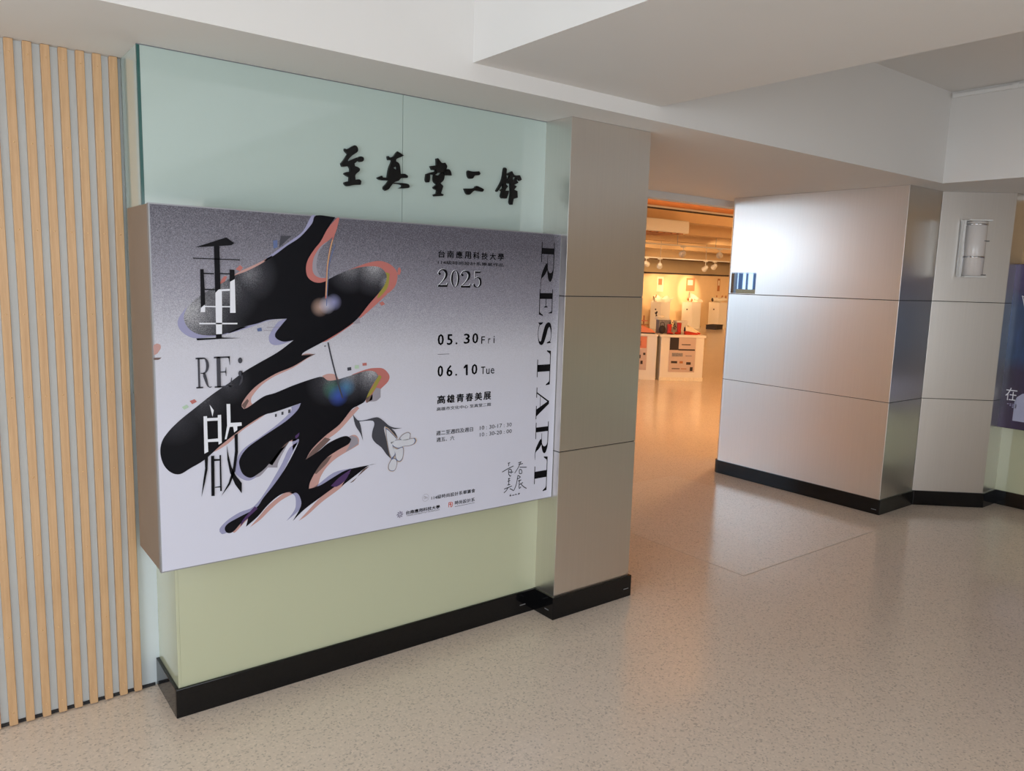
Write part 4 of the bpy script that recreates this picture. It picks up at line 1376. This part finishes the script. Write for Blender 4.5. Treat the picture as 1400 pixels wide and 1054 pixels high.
wedge(on_table(0.55, 0.09), trot + 0.12, 'nearer red-soled white wedge shoe on the display table')
wedge(on_table(0.63, 0.21), trot + 0.25, 'farther red-soled white wedge shoe on the display table')
# beaded ornament between the boots
bd = empty('beaded_ornament', on_table(0.262, 0.265), trot, label='spray of small dotted beads on wires between the red boots', cat='ornament')
wires = MB()
bm_ = bpy.data.meshes
bead = None
for k in range(26):
    a = random.uniform(0, 2 * math.pi)
    rr = random.uniform(0.03, 0.085)
    p = (rr * math.cos(a), 0.5 * rr * math.sin(a), random.uniform(0.08, 0.2))
    wires.tube([(0, 0, 0.0), (p[0] * 0.5, p[1] * 0.5, p[2] * 0.7), p], 0.0015, 5)
    if bead is None:
        bo = MB().ellipsoid((0, 0, 0), (0.010, 0.010, 0.010), 8, 6).build('bead', M['dark'], bd)
        bead = bo.data
    else:
        bo = bpy.data.objects.new('bead', bead)
        COL.objects.link(bo)
        bo.parent = bd
    bo.location = p
wires.build('wires', M['grey'], bd)['kind'] = 'stuff'


def on_t2(u, v, z=0.8): return TB + e1b * u + Vector((-e1b.y, e1b.x, 0)) * v + Vector((0, 0, z))


for i, (u, v, mt, sc_, lab) in enumerate(((0.70, 0.09, 'coral', 1.0, 'coral shoe at the front corner of the half hidden table'), (0.36, 0.36, 'tan', 1.1, 'tan shoe beside the tiered stand'),
                                         (0.42, 0.12, 'red', 1.0, 'red shoe next to the column edge'))):
    r = empty('display_shoe', on_t2(u, v), rb + 0.3 * i, label=lab, cat='shoe', group='shoes on the half hidden table')
    bx('sole', M['dark'], -0.12, 0.12, -0.04, 0.04, 0.0, 0.02, r, 0.006)
    mb = MB()
    secs = [(-0.115, 0.02, 0.14, 0.034), (-0.06, 0.02, 0.13, 0.038), (0.0, 0.02, 0.10, 0.038), (0.07, 0.02, 0.07, 0.038), (0.118, 0.02, 0.03, 0.02)]
    m = 9
    vs = [(x, w * math.cos(math.pi * q / (m - 1)), z0 + (z1 - z0) * math.sin(math.pi * q / (m - 1)) ** 0.6) for x, z0, z1, w in secs for q in range(m)]
    mb.add(vs, [(a * m + q, a * m + q + 1, (a + 1) * m + q + 1, (a + 1) * m + q) for a in range(len(secs) - 1) for q in range(m - 1)], True)
    mb.build('upper', M[mt], r)
st2 = empty('tiered_stand', on_t2(0.60, 0.20), rb, label='stepped coral and tan accessory stand on the half hidden table', cat='stand')
for k, (w, mt) in enumerate(((0.20, 'coral'), (0.17, 'tan'), (0.14, 'coral'))):
    bx('tier', M[mt], -w / 2, w / 2, 0.06, 0.06 + w, k * 0.075 + 0.05, k * 0.075 + 0.065, st2, 0.003)
bx('post', M['tan'], -0.012, 0.012, 0.13, 0.154, 0.0, 0.30, st2)
bg_ = empty('dark_bag', on_table(0.05, 0.14), trot, label='small dark handbag at the corner of the display table', cat='bag')
mb = MB().ellipsoid((0.0, 0.0, 0.075), (0.06, 0.035, 0.074), 14, 10)
mb.build('body', M['dark'], bg_)
MB().tube([(-0.04, 0, 0.13), (-0.03, 0, 0.19), (0.0, 0, 0.205), (0.03, 0, 0.19), (0.04, 0, 0.13)], 0.006, 8).build('handle', M['dark'], bg_)
ws = empty('white_slipper', on_table(0.07, 0.38, 0.8 + 0.2565), trot, label='cream slipper on top of the white box lid', cat='shoe')
MB().ellipsoid((0.0, 0.0, 0.03), (0.085, 0.032, 0.03), 14, 8).build('body', M['cream'], ws)
MB().tube([(-0.07, 0, 0.04), (-0.085, 0, 0.09), (-0.06, 0.0, 0.12)], [0.02, 0.022, 0.012], 8).build('heel', M['dark'], ws)

# dark stand at the column edge
ds = empty('floor_stand', TB + e1b * 0.30 + Vector((-0.20, -0.30, 0)), 0.2, label='black floor stand half hidden behind the column', cat='stand')
for z0, z1, w in ((0.0, 0.05, 0.12), (0.10, 0.22, 0.055), (0.25, 0.40, 0.045), (0.42, 0.50, 0.03)):
    MB().lathe([(0.0, z0), (w, z0), (w * 0.9, (z0 + z1) / 2), (w * 0.8, z1), (0.0, z1)], 14).build('segment', M['dark'], ds)
MB().tube([(0, 0, 0.0), (0, 0, 0.52)], 0.012, 8).build('post', M['grey'], ds)


# plinths, exhibits and sheets by the partition ------------------------
def plinth(x, y, lab, hgt=0.99):
    r = empty('plinth', (x, y, 0), 0, label=lab, cat='plinth', group='plinths along the partition')
    bx('body', M['white'], -0.25, 0.25, -0.25, 0.25, 0.0, hgt - 0.022, r, 0.004)
    bx('cap', M['white'], -0.256, 0.256, -0.256, 0.256, hgt - 0.0215, hgt, r, 0.003)
    bx('plaque', M['dark'], -0.2535, -0.2505, -0.03, 0.03, hgt - 0.30, hgt - 0.25, r)
    return r


plinth(20.95, 16.35, 'left white plinth carrying a folded cream form')
plinth(22.65, 16.30, 'middle white plinth carrying a winged cream form')
plinth(24.25, 16.30, 'right white plinth carrying a curved cream form')
# folded form
r = empty('exhibit', (20.95, 16.35, 0.99), -0.5, label='folded cream sculptural form on the left plinth', cat='exhibit')
mb = MB()
pts = []
for i in range(13):
    t = i / 12
    x = -0.28 + 0.62 * t
    zt = 0.20 + 0.06 * math.sin(t * 9)
    for y, z in ((-0.14, 0.0), (-0.16, zt * 0.6), (-0.05, zt), (0.08, zt * 0.95), (0.14, 0.0)):
        pts.append((x, y + 0.03 * math.sin(t * 12), z * (1.0 if t < 0.8 else 1.0 - (t - 0.8) * 2.2)))
mb.add(pts, [(i * 5 + q, i * 5 + q + 1, (i + 1) * 5 + q + 1, (i + 1) * 5 + q) for i in range(12) for q in range(4)], True)
mb.build('body', M['cream'], r)
MB().tube([(-0.22, -0.1, 0.012), (-0.24, -0.1, 0.15), (-0.2, -0.08, 0.26)], [0.03, 0.04, 0.02], 8).build('heel', M['tan'], r)
MB().tube([(0.30, 0, 0.06), (0.42, 0.0, 0.10), (0.5, 0.0, 0.17)], [0.04, 0.03, 0.008], 8).build('tip', M['cream'], r)
# winged form
r = empty('exhibit', (22.65, 16.30, 0.99), -0.5, label='winged cream sculptural form on the middle plinth', cat='exhibit')
mb = MB()
pts = []
for i in range(11):
    t = i / 10
    x = -0.12 + 0.52 * t
    top = 0.40 - 0.30 * t
    for q in range(7):
        s = q / 6
        pts.append((x, -0.14 + 0.28 * s + 0.04 * math.sin(9 * t), 0.02 + (top - 0.02) * math.sin(math.pi * s) ** 0.6))
mb.add(pts, [(i * 7 + q, i * 7 + q + 1, (i + 1) * 7 + q + 1, (i + 1) * 7 + q) for i in range(10) for q in range(6)], True)
mb.build('wing', M['cream'], r)
for k in range(9):
    a = k * 0.7
    MB().ellipsoid((-0.2 + 0.045 * k, -0.12 + 0.03 * math.sin(a * 2), 0.09 + 0.025 * math.cos(a)), (0.045, 0.04, 0.062), 8, 6).build('ruffle', M['cream'] if k % 3 else M['tan'], r)
# curved form
r = empty('exhibit', (24.25, 16.30, 0.99), -0.4, label='curved cream horn-like form with dark ends on the right plinth', cat='exhibit')
MB().tube([(-0.26, 0, 0.10), (-0.12, 0, 0.12), (0.02, 0, 0.08), (0.2, 0, 0.13), (0.36, 0, 0.10)], [0.10, 0.09, 0.075, 0.09, 0.05], 12).build('body', M['cream'], r)
MB().tube([(-0.275, 0, 0.10), (-0.255, 0, 0.10)], [0.07, 0.085], 12).build('dark_mouth', M['dark'], r)
for x in (-0.1, 0.14, 0.3):
    MB().tube([(x, 0, 0.15), (x + 0.02, 0, 0.27)], [0.035, 0.02], 8).build('spike', M['tan'], r)

for i, (x, w, z0, z1, mt, lab) in enumerate(((21.6, 0.34, 1.35, 1.92, 'cream', 'pale sheet on the partition above the left plinth'), (23.35, 0.5, 1.40, 1.90, 'coral', 'pinkish sheet on the partition above the middle plinth'),
                                            (25.1, 0.14, 1.42, 1.92, 'tan', 'narrow brown sheet on the partition above the right plinth'))):
    r = empty('wall_sheet', (x, 16.985, z0), 0, label=lab, cat='sheet', group='sheets on the partition')
    bx('sheet', M[mt], -w / 2, w / 2, 0.0, 0.012, 0.0, z1 - z0, r)
    bx('printed_image', M['cream'] if mt != 'cream' else M['coral'], -w * 0.35, w * 0.25, -0.002, -0.0005, (z1 - z0) * 0.45, (z1 - z0) * 0.85, r)
fb = empty('equipment_box', (23.2, 15.6, 0), 0.3, label='low black equipment box on the floor between the plinths', cat='box')
bx('body', M['dark'], -0.35, 0.35, -0.2, 0.2, 0.0, 0.15, fb, 0.01)
bx('lid', M['dark'], -0.36, 0.36, -0.21, 0.21, 0.151, 0.175, fb, 0.005)
